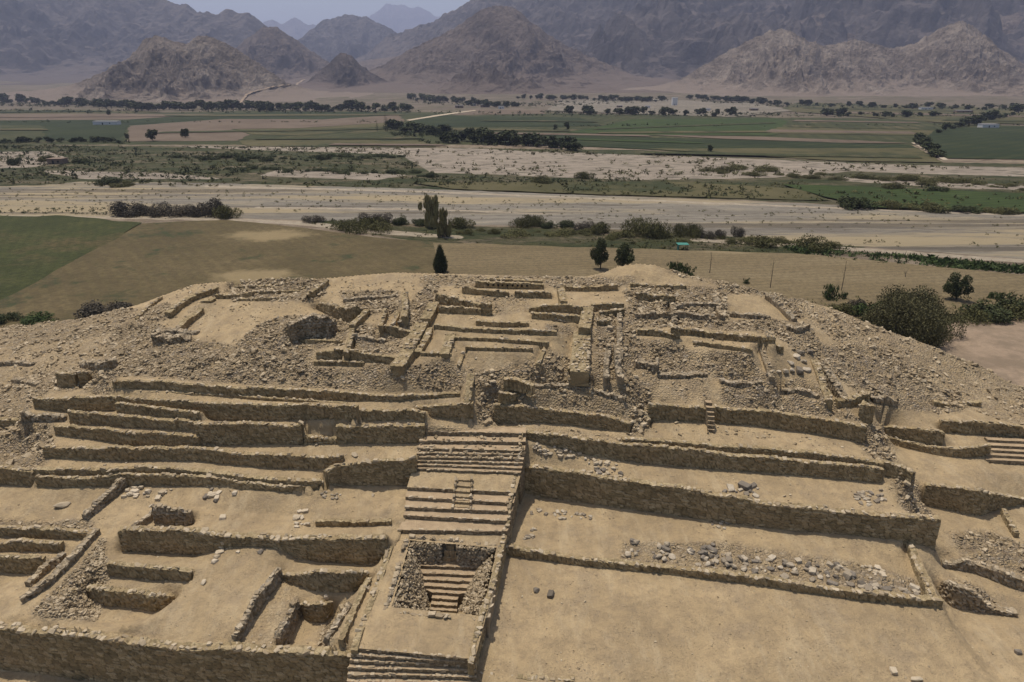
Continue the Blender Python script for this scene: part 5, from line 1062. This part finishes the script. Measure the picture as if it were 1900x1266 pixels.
mountain([(1250,160),(1340,110),(1400,76),(1480,42),(1520,22),(1600,24),(1680,50),(1740,62),(1850,30),(1950,10),(2100,0),(2300,40)], 2900, M_HBROWN, seed=10, nx=460, lam=.7, slope=.6, spur=.35, front=700)
mountain([(1230,166),(1290,132),(1330,106),(1380,80),(1425,57),(1450,52),(1475,60),(1500,76),(1545,84),(1580,72),(1620,80),(1660,90),(1700,78),(1740,56),(1780,38),(1812,50),(1850,85),(1900,118),(1990,155)], 1950, M_HPALE, seed=11, nx=620, ny=260, lam=.55)
mountain([(20,188),(120,160),(200,132),(240,106),(268,72),(290,66),(320,76),(345,82),(368,65),(400,70),(440,92),(480,118),(520,145),(580,172)], 1640, M_HPALE, seed=12, nx=520, ny=300, lam=.6)
# pale track winding up the side valley, laid on the land it crosses
tk = []
pl_ = [(446,196),(447,191),(452,184),(460,177),(475,171),(500,166),(530,161),(552,156),(560,151),(566,148)]
for (xa, ya), (xb, yb) in zip(pl_[:-1], pl_[1:]):
    for k in range(10):
        px, py = xa + (xb - xa) * k / 10, ya + (yb - ya) * k / 10; a, dy, dz = ray(px, py)
        for D in np.arange(1000, 3600, 5.0):
            if CZ + dz / dy * D < hland(a / dy * D, D): tk.append((a / dy * D, D)); break
tk = np.array(tk); tk = tk[np.argsort(tk[:, 1], kind='stable')]; tk = np.stack([np.convolve(np.pad(tk[:, q], 3, mode='edge'), np.ones(7) / 7, 'valid') for q in (0, 1)], 1)
TV = [(x + sx_ * (1.5 + y * .0008), y, max(hland(x - 3, y), hland(x + 3, y)) + 1.2) for x, y in tk for sx_ in (-1, 1)]
me = mesh_np('dirt_track', np.array(TV), np.array([[2 * k, 2 * k + 1, 2 * k + 3, 2 * k + 2] for k in range(len(tk) - 1)])); tag(link('dirt_track', me, FM['plain']), kind='structure')

# ------------------------------------------------------------------ vegetation
def m_leaf(name, a, bb, c):
    b = NB(name, .8); col = b.ramp(b.attr('tint'), [(0., a), (.5, bb), (1., c)])
    v = b.math('MULTIPLY', b.rnd(), .35); col = b.mix(v, col, a); return b.done(col)
L_DARK = m_leaf('dark leaves', (.028, .034, .013), (.055, .064, .025), (.10, .105, .042))
L_OLIVE = m_leaf('olive leaves', (.055, .054, .019), (.105, .098, .035), (.17, .155, .062))
L_GREEN = m_leaf('green leaves', (.03, .046, .013), (.06, .085, .024), (.10, .13, .042))
L_BIG = m_leaf('olive grey leaves', (.055, .05, .021), (.098, .09, .04), (.155, .14, .068))
L_DRY = m_leaf('dry brown twigs', (.045, .037, .026), (.08, .068, .048), (.13, .112, .08))
L_REED = m_leaf('reed blades', (.15, .13, .05), (.25, .215, .09), (.36, .31, .15))
b = NB('bark'); M_BARK = b.done(b.ramp(b.noise(6, 6), [(.3, (.05, .04, .03)), (.7, (.12, .095, .07))]))
def leaves(name, cen, rad, n, size, mat, seed, parent=None, stretch=(1, 1, 1), up=0.0, bare=True):
    rg = np.random.default_rng(seed); cen = np.array(cen, float); rad = np.array(rad, float); k = rg.choice(len(cen), n, p=rad ** 2 / (rad ** 2).sum())
    v = rg.normal(0, 1, (n, 3)); v /= np.linalg.norm(v, axis=1)[:, None]; r = rad[k] * rg.uniform(.45, 1.08, n) ** .6
    p = cen[k] + v * r[:, None] * np.array(stretch)
    p[:, 2] = np.abs(p[:, 2])
    a = rg.normal(0, 1, (n, 3)); b_ = rg.normal(0, 1, (n, 3))
    if up: a[:, 2] = np.abs(a[:, 2]) + up * 3
    a /= np.linalg.norm(a, axis=1)[:, None]; b_ = np.cross(a, b_); b_ /= np.linalg.norm(b_, axis=1)[:, None]
    s = size * rg.uniform(.6, 1.4, n)[:, None]; wd = .6 if not up else .26
    V = np.stack([p - b_ * s * wd, p + b_ * s * wd, p + a * s * (1.2 if not up else 2.2)], 1).reshape(-1, 3)
    t = np.clip(.5 * rg.random(len(cen))[k] + .5 * rg.random(n), 0, 1)
    me = mesh_np(name, V, np.arange(3 * n).reshape(n, 3), {'tint': ('FACE', t)})
    me.materials.append(mat); return me
def tube(name, paths, mat, sides=6):
    V, Fc = [], []
    for path in paths:
        o = len(V); 
        for i, (x, y, z, r) in enumerate(path):
            for k in range(sides): a = 6.283 * k / sides; V.append((x + r * math.cos(a), y + r * math.sin(a), z))
        for i in range(len(path) - 1):
            for k in range(sides): Fc.append((o + i * sides + k, o + i * sides + (k + 1) % sides, o + (i + 1) * sides + (k + 1) % sides, o + (i + 1) * sides + k))
    me = mesh_np(name, np.array(V), np.array(Fc)); me.materials.append(mat); return me
def clumps(n, R, z0, z1, seed, cr=(.3, .5), flat=1.0):
    r = random.Random(seed); c, q = [], []
    for i in range(n):
        a = r.uniform(0, 6.28); h = r.random(); rr = R * math.sqrt(r.random()) * (1 - .45 * abs(h - .4) * 1.3)
        c.append((rr * math.cos(a), rr * math.sin(a), z0 + (z1 - z0) * h)); q.append(R * r.uniform(*cr))
    return c, q
# unit-height prototypes (crown mesh, trunk mesh)
def proto_tree(seed, leaf, n, size, nc=12):
    c, q = clumps(nc, .40, .32, .88, seed, (.2, .46) if nc > 20 else (.32, .6)); r = random.Random(seed)
    br = [[(0, 0, -.03, .035), (.01, .0, .25, .028), (.02, .01, .55, .012)]] + [[(0, 0, .2, .02), (x * .5, y * .5, z * .7, .012), (x, y, z, .004)] for x, y, z in c[:5]]
    return leaves('crown', c, q, n, size, leaf, seed), tube('trunk', br, M_BARK)
def proto_bush(seed, leaf, n, size, w=.8, nc=14, up=0):
    c, q = clumps(nc, w, .1, .62, seed, (.26, .48)); r = random.Random(seed)
    br = [[(0, 0, -.05, .03), (x * .5, y * .5, z * .5, .02), (x, y, z, .008)] for x, y, z in c[:6]]
    return leaves('foliage', c, q, n, size, leaf, seed, up=up), tube('stems', br, M_BARK, 5)
def proto_cypress(seed, n):
    c = [(0, 0, .08 + .86 * i / 14) for i in range(15)]; q = [.26 * (1 - abs(i / 14 - .28) * 1.1) + .015 for i in range(15)]
    return leaves('crown', c, q, n, .03, L_DARK, seed, stretch=(1, 1, .6), up=.3), tube('trunk', [[(0, 0, -.03, .04), (0, 0, .9, .01)]], M_BARK)
def proto_reed(seed, n, leaf=None):
    r = random.Random(seed); c = [(r.gauss(0, .13), r.gauss(0, .13), r.uniform(.05, .45) if k % 2 else r.uniform(.4, .86)) for k in range(40)]
    return leaves('blades', c, [.09 - .04 * q[2] for q in c], n, .055, leaf or L_REED, seed, stretch=(1, 1, 1.6), up=1.6), tube('stems', [[(x * .5, y * .5, -.03, .008), (x, y, .85, .004)] for x, y, z in c[:14]], M_BARK, 4)
PB = {'far': [proto_tree(s, L_DARK, 700, .10, 11) for s in (1, 2, 3)], 'tree': [proto_tree(s, L_DARK, 5200, .034, 24) for s in (4, 5)],
      'bush': [proto_bush(s, L_DARK, 3200, .06) for s in (6, 7)], 'olive': [proto_bush(s, L_OLIVE, 4000, .055, 1.0) for s in (8, 9)], 'green': [proto_bush(s, L_GREEN, 3500, .055) for s in (10, 11)],
      'dry': [proto_bush(s, L_DRY, 3200, .05, .9) for s in (12, 13)], 'grass': [proto_bush(s, L_OLIVE, 6000, .06, 1.2, 22, up=.5) for s in (14, 15)],
      'cypress': [proto_cypress(16, 7000)], 'reed': [proto_reed(17, 5000), proto_reed(18, 5000)], 'corn': [proto_reed(19, 900, L_GREEN)],
      'big': [proto_bush(20, L_BIG, 60000, .026, 1.05, 40)], 'slim': [proto_cypress(21, 300)]}
PN = {'far': ('tree', 'crown', 'trunk'), 'tree': ('tree', 'crown', 'trunk'), 'cypress': ('cypress_tree', 'crown', 'trunk'), 'slim': ('cypress_tree', 'crown', 'trunk'), 'reed': ('reed_clump', 'blades', 'stems'), 'corn': ('leafy_stalk', 'blades', 'stems'), 'grass': ('grass_tuft', 'foliage', 'stems')}
nveg = 0
def plant(kind, px, py, hpx, label, group=None, w=1.0, z=None, depth=None, cat=None):
    global nveg
    p = (P(px, py, ZV) if py > 205 else Pg(px, py)) if z is None else np.array(P(px, py, z)); d = p[1] * cP - (p[2] - CZ) * sP; H = hpx / F * d / math.cos(math.atan((28.5 - p[2]) / p[1]) * .5)
    nm = PN.get(kind, ('bush', 'foliage', 'stems')); a, t = random.choice(PB[kind])
    e = empty(nm[0], tuple(p), random.uniform(0, 6.28)); e.scale = (H * w, H * (depth or w), H)
    tag(e, label, cat or nm[0].replace('_', ' '), group)
    c = bpy.data.objects.new(nm[1], a); COL.objects.link(c); c.parent = e
    t_ = bpy.data.objects.new(nm[2], t); COL.objects.link(t_); t_.parent = e
    nveg += 1; return e
# around the mound
plant('cypress', 818, 510, 56, 'dark conical cypress standing alone behind the summit', w=.9)
plant('tree', 1114, 505, 62, 'slim dark tree behind the summit, left of a round one', w=.62)
plant('tree', 1155, 500, 46, 'round dark green tree behind the summit, beside a taller slim one', w=1.05)
e = plant('big', 1686, 626, 86, 'very large olive grey spreading bush right of the mound', w=.76, depth=.8)
plant('tree', 1773, 562, 54, 'small dark rounded tree right behind the very large bush', w=.9)
for k, (x, y, h, w, kd, lb) in enumerate([(1612,592,34,1.1,'green','low green bush at the left side of the very large bush'),(1560,586,26,1.2,'olive','olive bush at the foot of the right rim of the mound'),(1588,580,30,.8,'dry','dry brown bush between the mound and the very large bush'),
  (1826,596,40,1.3,'bush','dark bush at the edge of the sand plain, nearest the very large bush'),(1862,590,34,1.5,'olive','wide olive bush at the edge of the sand plain'),(1892,588,46,1.0,'bush','dark bush at the right edge of the photograph by the sand plain'),(1845,560,22,.8,'green','bright little bush beyond the sand plain'),(1800,600,30,1.2,'olive','olive bush tucked right of the very large bush'),
  (1640,605,40,1.0,'bush','dark bush in front of the left side of the very large bush'),(75,603,24,1.9,'green','wide green bush at the far left rim of the mound'),(10,602,24,1.3,'bush','dark bush in the left corner behind the mound'),(185,590,34,1.6,'dry','wide brown bush behind the left rim of the mound'),(222,582,24,1.4,'dry','low brown bush adjoining the wide one behind the left rim')]):
    plant(kd, x, y, h, lb, w=w)
for k, (x, y, h, lb) in enumerate([(1250,512,28,'leaf fan left of the crest bump'),(1262,516,30,'tall green leaf fan beyond the right crest'),(1276,518,26,'green leaf fan at the right of the fan row'),(1384,532,16,'tiny bright green plant on the right rim of the mound'),(1538,560,34,'upright banana-like plant behind the right rim of the mound'),(1562,560,20,'short banana-like plant behind the right rim of the mound')]):
    plant('corn', x, y, h, lb, w=1.6)
for k, (x, y, h) in enumerate([(1316,512,44),(1428,540,62),(1560,545,62),(1678,520,16)]):
    p = P(x, y, ZV); H = h / F * p[1] * 1.05; r = random.Random(k)
    br = [[(0, 0, -.1, .09), (0.05, 0, H * .5, .06), (0, 0, H, .02)]] + [[(0.03, 0, H * q, .03), (r.uniform(-.6, .6), r.uniform(-.3, .3), H * q + r.uniform(.6, 1.3), .008)] for q in (.45, .55, .65, .72, .8)]
    me = tube('bare_sapling', br, M_BARK, 5); o = bpy.data.objects.new('bare_sapling', me); COL.objects.link(o); o.location = tuple(p)
    tag(o, ['thin leafless sapling in the stubble field, leftmost', 'thin leafless sapling in the stubble field, middle one', 'thin leafless sapling in the stubble field beside a banana-like plant', 'very short leafless sapling in the stubble field near the hedge'][k], 'tree')
# along the river
BK = [(232,398,28,1.4,'dry','grey brown bush at the left end of the dark bush row on the gravel'),(262,400,22,1.5,'dry','low grey bush second in the dark bush row on the gravel'),(300,400,24,1.3,'dry','low grey bush third in the dark bush row on the gravel'),(336,400,22,1.4,'dry','low grey bush fourth in the dark bush row on the gravel'),(366,400,20,1.4,'dry','low grey bush fifth in the dark bush row on the gravel'),(394,400,36,.8,'dry','taller sprawling bush near the right end of the bush row on the gravel'),(424,406,26,1.0,'olive','olive bush at the right end of the bush row on the gravel'),
 (582,414,16,1.3,'dry','grey bush alone on the riverbank left of the reeds'),(670,430,22,1.9,'grass','broad green grass clump left of the reeds'),(688,414,20,1.3,'dry','grey bush behind the broad green grass clump'),(712,414,18,1.3,'dry','dark grey bush left of a round dark bush'),(742,418,20,1.0,'bush','round dark bush on the riverbank left of the reeds'),(778,420,16,1.1,'bush','small round dark bush touching the tall reeds'),
 (858,424,22,1.1,'olive','olive bush just right of the tall reeds'),(978,420,20,1.3,'grass','green tuft on the riverbank between two bushes'),(1015,424,16,1.3,'bush','small dark bush by the river, middle of the bank'),(1052,424,18,1.2,'bush','dark bush by the river left of a rounded one'),(1085,428,18,1.2,'dry','grey bush near the centre of the riverbank'),(1112,434,24,.9,'olive','rounded olive bush left of the widest reed clump'),
 (1206,438,30,1.3,'grass','widest olive reed clump on the riverbank'),(1272,440,24,1.0,'grass','olive reed clump right of the widest one'),(1310,444,18,1.0,'dry','dry bush right of the olive reed clumps'),(1336,442,18,.8,'dry','small dry bush right of the olive reed clumps'),(1368,440,22,.6,'dry','spindly grey sapling bush on the gravel'),(1410,458,20,1.4,'olive','olive bush in front of the gravel, left of a rounder one'),(1505,464,28,1.2,'olive','round grey green bush at the left end of the green hedge'),(1543,462,16,1.0,'olive','small bush beside the round grey green bush'),
 (1588,386,26,1.5,'bush','large dark bush at the corner of the bright green field'),(1660,386,14,2.0,'olive','long low bush on the near edge of the bright green field'),(1720,392,16,2.0,'olive','long low bush on the near edge of the bright green field, farther right'),(1790,394,14,2.0,'bush','dark low bush on the near edge of the bright green field'),(1860,396,14,2.0,'olive','low bush near the right end of the bright green field'),
 (1655,350,12,2,'olive','low scrub bush on the far edge of the bright green field'),(1740,356,12,2,'bush','dark scrub bush on the far edge of the bright green field'),
 (28,308,16,.9,'bush','small round bush at the far left of the flats'),(150,304,12,1.4,'bush','dark bush left of the mud brick hut'),(88,300,12,1.4,'olive','bush at the left side of the mud brick hut'),(200,342,16,1.8,'bush','dark spreading bush at the left end of the riverbed'),(230,346,12,1.8,'olive','olive bush beside the dark spreading one at the riverbed'),(618,292,8,1.4,'green','tiny green bush atop the green thicket'),(798,330,14,1.2,'bush','dark bush on the flats above the tall reeds'),(1004,340,16,1.2,'olive','bush at the near edge of the pebble flat'),(1085,332,14,1.3,'olive','olive bush on the pebble flat, right of centre'),(1342,318,10,1.6,'olive','low bush on the far pebble flat')]
for x, y, h, w, kd, lb in BK: plant(kd, x, y, h, lb, w=w)
plant('reed', 802, 424, 62, 'tall tan reed clump standing on the riverbank, left of two', w=.9); plant('reed', 823, 442, 56, 'tall tan reed clump on the riverbank, right and nearer of two', w=.75)
def row(kind, x0, y0, x1, y1, n, hp, label, group, jit=3, w=1.5):
    r = random.Random(int(x0 * 7 + y0 * 13 + n)); got = []
    for k in range(n):
        t = (k + r.uniform(-.4, .4)) / max(1, n - 1); got.append(plant(kind, x0 + (x1 - x0) * t, y0 + (y1 - y0) * t + r.uniform(-jit, jit) * .6, r.uniform(.45, 1.2) * hp, label, group, w=w * r.uniform(.7, 1.6)))
    ordinals(got, label)
row('far', 0, 190, 250, 202, 26, 13, 'dark tree in the belt at the far left', 'tree belt at the far left', 3)
row('far', 260, 204, 470, 204, 16, 14, 'dark tree at the foot of the pale rocky hill', 'trees at the foot of the pale rocky hill', 3)
row('far', 480, 206, 760, 206, 24, 15, 'dark tree left of the field track', 'tree belt left of the field track', 4)
row('far', 760, 184, 960, 200, 26, 11, 'dark tree beneath the central mountain', 'trees beneath the central mountain', 6)
row('far', 960, 184, 1230, 190, 24, 9, 'dark tree in the belt left of the white tower', 'far belt left of the white tower', 3)
row('far', 1280, 184, 1440, 194, 16, 10, 'dark tree in the belt right of the white tower', 'far belt right of the white tower', 3)
row('far', 1060, 212, 1360, 216, 15, 14, 'dark tree on the near side of the village', 'trees on the near side of the village', 4)
row('far', 1440, 196, 1900, 204, 24, 9, 'dark tree under the pale right hills', 'far belt on the right', 4)
row('far', 1530, 214, 1730, 218, 10, 13, 'dark tree beyond the striped green field', 'trees on the far edge of the striped field', 3)
row('far', 1740, 246, 1890, 212, 14, 15, 'dark tree in the row behind the right field', 'slanting row behind the dark green field', 3)
row('far', 1702, 266, 1738, 292, 9, 15, 'dark tree in the row beside the right-hand track', 'slanting row beside the pale track', 1)
row('far', 730, 240, 870, 256, 16, 16, 'dark tree in the grove left of centre', 'grove left of centre', 4)
row('far', 820, 262, 1070, 278, 26, 21, 'dark tree in the broad middle-distance grove', 'broad grove in the middle distance', 8)
row('far', 10, 264, 215, 264, 20, 9, 'low tree in the hedge by the left fields', 'hedge along the left fields', 1.5)
row('bush', 330, 296, 740, 296, 22, 10, 'low thicket bush on the left flats', 'thicket on the flats left of centre', 7, w=1.6)
row('bush', 400, 314, 790, 326, 18, 9, 'low bush in front of the left thicket', 'bushes near the thicket', 5, w=1.8)
row('olive', 1320, 318, 1900, 350, 24, 10, 'low scrub bush on the right flats', 'scrub on the right flats', 9, w=1.7)
row('olive', 860, 432, 1440, 452, 18, 11, 'small scrub bush on the near river bank', 'scrub on the near bank', 8, w=1.5)
for x, y, h, lb in [(284,262,20,'dark bushy tree by the brown field, left of a pair'),(344,256,16,'dark bushy tree by the brown field, right of a pair'),(236,258,10,'small tree at the near corner of the brown field'),(202,214,8,'lone tiny tree in the far left fields'),(1030,242,10,'small lone tree beside a pair in the middle fields'),(1052,242,14,'pair of joined trees in the middle fields'),(1318,282,12,'small tree on the near edge of the wide green field')]: plant('far', x, y, h, lb)
for x, y, h in [(700,244,20),(716,244,32),(719,244,26),(724,244,18)]: plant('slim', x, y, h, 'slender dark cypress by the field track, ' + {700: 'standing apart at the left', 716: 'the tallest', 719: 'just right of the tallest', 724: 'rightmost'}[x], 'cypresses by the field track', w=.55)
ordinals([plant('slim', x, 215, 14, 'x', 'cypress row below the village', w=.5) for x in (1200,1206,1214,1222,1228,1234,1240)], 'slender dark cypress in the row below the village')
print('plants', nveg)
# ground scrub: too many to count
def tufts(name, quads, mat, label, seed, cat='scrub'):
    rg = np.random.default_rng(seed); Vs, Ts = [], []
    for poly, n, r0, r1 in quads:
        W_ = np.array([Pg(x, y)[:2] for x, y in poly]); lo, hi = W_.min(0), W_.max(0); q = lo + rg.random((n * 3, 2)) * (hi - lo); q = q[inpoly(q[:, 0], q[:, 1], W_)][:n]
        cl = fbm(q[:, 0] * .03, q[:, 1] * .05, seed, 3); q = q[rg.random(len(q)) < np.clip((cl - .38) * 5, .05, 1)]
        m = len(q); R = rg.uniform(r0, r1, m) ; K = 14
        c = np.repeat(np.column_stack([q, zg(q[:, 1]) + .1]), K, 0); Rk = np.repeat(R, K)
        v = rg.normal(0, 1, (m * K, 3)); v /= np.linalg.norm(v, axis=1)[:, None]; v[:, 2] = np.abs(v[:, 2]) * .8
        p = c + v * Rk[:, None] * rg.uniform(.4, 1, (m * K, 1)); a = rg.normal(0, 1, (m * K, 3)); b_ = rg.normal(0, 1, (m * K, 3)); s = (Rk * .38)[:, None]
        Vs.append(np.stack([p, p + a * s, p + b_ * s], 1).reshape(-1, 3)); Ts.append(np.repeat(rg.random(m), K) * .6 + rg.random(m * K) * .4)
    V = np.concatenate(Vs); t = np.concatenate(Ts); me = mesh_np(name, V, np.arange(len(V)).reshape(-1, 3), {'tint': ('FACE', t)}); tag(link(name, me, mat), label, cat, kind='stuff')
tufts('scrub', [([(-200,270),(900,276),(1700,308),(1900,320),(2000,400),(1400,372),(800,350),(-200,345)], 3800, .5, 1.5), ([(560,410),(900,422),(1300,430),(1620,462),(1500,474),(840,460),(600,426)], 1500, .3, .8), ([(-100,350),(800,355),(1900,400),(1900,470),(800,420),(-100,400)], 1300, .15, .6), ([(1480,560),(1900,550),(1900,588),(1700,640)], 600, .3, .9)], L_OLIVE, 'low olive scrub dotted over the river flats and banks', 5)
tufts('scrub', [([(-200,270),(740,276),(800,345),(-200,340)], 2600, .6, 1.6), ([(800,330),(1240,334),(1540,372),(840,350)], 1100, .4, 1.0), ([(-100,380),(200,388),(200,400),(-100,396)], 160, .3, .8)], L_DARK, 'dark green scrub covering the left river flats', 6)
tufts('hedge', [([(1455,464),(1500,462),(1560,470),(1700,480),(1960,504),(1960,516),(1700,498),(1560,488),(1480,474)], 2600, .5, 1.1)], L_GREEN, 'long dense green hedge of tall crop beside the stubble field', 7, 'hedge')
tufts('crop_plants', [([(266,419),(560,428),(806,456),(820,510),(500,600),(60,620),(-60,600)], 5200, .12, .32)], L_GREEN, 'sparse low green crop plants on the brown field behind the mound', 8, 'crops')
tufts('brush', [([(-100,188),(250,196),(470,204),(470,208),(240,202),(-100,196)], 420, 1.5, 4.5), ([(480,200),(760,198),(760,206),(480,207)], 260, 1.5, 4), ([(760,182),(960,190),(1240,184),(1240,190),(960,200),(760,192)], 420, 1.3, 4), ([(1280,184),(1440,192),(1900,198),(1900,206),(1440,200),(1280,190)], 420, 1.3, 4), ([(-100,226),(760,226),(760,228),(-100,228)], 90, .8, 2), ([(1050,232),(1900,232),(1900,236),(1050,236)], 120, .8, 2), ([(-100,205),(760,206),(1000,212),(1000,217),(760,211),(-100,211)], 420, 1.2, 3.2), ([(1000,208),(1500,210),(1900,212),(1900,220),(1400,218),(1000,216)], 420, 1.2, 3.0), ([(700,236),(880,250),(1080,270),(1070,280),(820,272),(740,256)], 500, 1.0, 3.0), ([(-100,262),(240,263),(240,268),(-100,268)], 160, 1.0, 2.2), ([(1700,262),(1745,300),(1735,302),(1695,268)], 60, 1, 2.5)], L_DARK, 'dark brush filling the tree belts and groves across the valley', 11, 'brush')
# ------------------------------------------------------------------ small buildings
def m_plain(name, c): b = NB(name, .85); return b.done(b.mix(b.math('MULTIPLY', b.ramp(b.noise(1.5, 6, .7), [(.4, 0.), (.6, 1.)]), .25), c, tuple(q * .7 for q in c)))
M_WHITE = m_plain('white plaster', (.62, .60, .57)); M_ADOBE = m_plain('mud brick', (.22, .16, .115)); M_TEAL = m_plain('teal tarpaulin', (.06, .20, .16)); M_OPEN_SHADE = m_plain('painted opening shade', (.03, .028, .025)); M_TIN = m_plain('tin roof', (.36, .34, .33)); M_POST = m_plain('wooden post', (.12, .09, .06))
def boxmesh(name, x0, x1, y0, y1, z0, z1, mat, parent, bev=.02):
    bm = bmesh.new(); bmesh.ops.create_cube(bm, size=1)
    for v in bm.verts: v.co = Vector(((x0 + x1) / 2 + v.co.x * (x1 - x0), (y0 + y1) / 2 + v.co.y * (y1 - y0), (z0 + z1) / 2 + v.co.z * (z1 - z0)))
    bmesh.ops.bevel(bm, geom=bm.edges[:], offset=min(bev, (z1 - z0) * .3), segments=1, affect='EDGES')
    me = bpy.data.meshes.new(name); bm.to_mesh(me); bm.free(); return link(name, me, mat, parent)
def house(px, py, w, d, h, wall_m, roof_m, label, name='house', rz=0, doors=1, cat='house', group=None):
    e = empty(name, tuple(P(px, py, ZV)), rz); tag(e, label, cat, group)
    boxmesh('wall', -w / 2, w / 2, 0, d, -.3, h, wall_m, e); boxmesh('roof', -w / 2 - .2, w / 2 + .2, -.25, d + .2, h, h + .22, roof_m, e)
    boxmesh('door', -w * .1 - .5, -w * .1 + .5, -.05, .02, -.25, 2.0, M_OPEN_SHADE, e, .005)  # doors and windows are closed panels with indoor shade painted as near-black
    for k in range(doors): boxmesh('window', w * (.18 + .2 * k), w * (.18 + .2 * k) + 1.0, -.05, .02, 1.0, 1.9, M_OPEN_SHADE, e, .005)
    return e
house(1252, 196, 8, 8, 12, M_WHITE, M_WHITE, 'white square tower standing in the far village', 'tower', cat='tower')
house(102, 306, 7, 5, 2.6, M_ADOBE, M_ADOBE, 'low mud brick hut on the left flats', 'hut', cat='hut')
house(1202, 201, 7, 6, 3.4, M_WHITE, M_TIN, 'small white house left of the tower in the far village')
house(1360, 189, 14, 7, 3.5, M_ADOBE, M_TIN, 'long tin-roofed house right of the tower in the far village')
house(195, 232, 22, 7, 3.0, M_WHITE, M_TIN, 'long pale shed in the middle of the left green field', 'shed', cat='shed')
for k, (x, y, w) in enumerate([(852,200,12),(878,196,9),(900,199,14),(930,202,8)]): house(x, y, w, 7, 3.2, M_WHITE if k % 2 else M_ADOBE, M_TIN, ['earth-coloured house at the end of the field track', 'small pale house behind the end of the field track', 'wide earth-coloured house among trees beneath the central mountain', 'smallest pale house beneath the central mountain'][k])
for k, (x, y, w) in enumerate([(1090,206,10),(1150,200,8),(1310,206,12),(1400,206,10),(1720,204,16),(1790,210,20),(1838,238,14)]): house(x, y, w, 7, 3.0, M_ADOBE if k % 2 else M_WHITE, M_TIN, ['pale house at the left end of the far village', 'mud-coloured house in the left part of the far village', 'pale house right of the cypress row', 'mud-coloured house at the right end of the far village', 'white-walled house far right among trees', 'long mud-coloured house far right among trees', 'pale shed behind the dark green field at the right'][k])
e = empty('shelter', tuple(P(1267, 468, ZV))); tag(e, 'small open shelter with a teal roof on the riverbank', 'shelter')
for sx_ in (-1, 1):
    for sy_ in (0, 1): boxmesh('post', sx_ * 1.0 - .06, sx_ * 1.0 + .06, sy_ * 1.6 - .06, sy_ * 1.6 + .06, -.1, 1.7, M_POST, e)
o = boxmesh('roof', -1.3, 1.3, -.35, 2.0, 1.7, 1.82, M_TEAL, e); boxmesh('side_sheet', -1.06, -1.0, .1, 1.5, .1, 1.6, M_TEAL, e, .005)
# ------------------------------------------------------------------ the valley's air
HZ = (-13000, 13000, -400, 19000, -62, 1500)
bm = bmesh.new(); bmesh.ops.create_cube(bm, size=1)
for v in bm.verts: v.co = Vector(((HZ[0] + HZ[1]) / 2 + v.co.x * (HZ[1] - HZ[0]), (HZ[2] + HZ[3]) / 2 + v.co.y * (HZ[3] - HZ[2]), (HZ[4] + HZ[5]) / 2 + v.co.z * (HZ[5] - HZ[4])))
me = bpy.data.meshes.new('haze'); bm.to_mesh(me); bm.free()
mh = bpy.data.materials.new('valley haze'); mh.use_nodes = True; mh.node_tree.nodes.clear()
pv = mh.node_tree.nodes.new('ShaderNodeVolumePrincipled'); pv.inputs['Color'].default_value = (.66, .73, 1.0, 1); pv.inputs['Density'].default_value = .0001; pv.inputs['Anisotropy'].default_value = 0.2
om = mh.node_tree.nodes.new('ShaderNodeOutputMaterial'); mh.node_tree.links.new(pv.outputs[0], om.inputs['Volume'])
tag(link('haze', me, mh), 'pale blue air softening the far mountains', 'haze', kind='stuff')
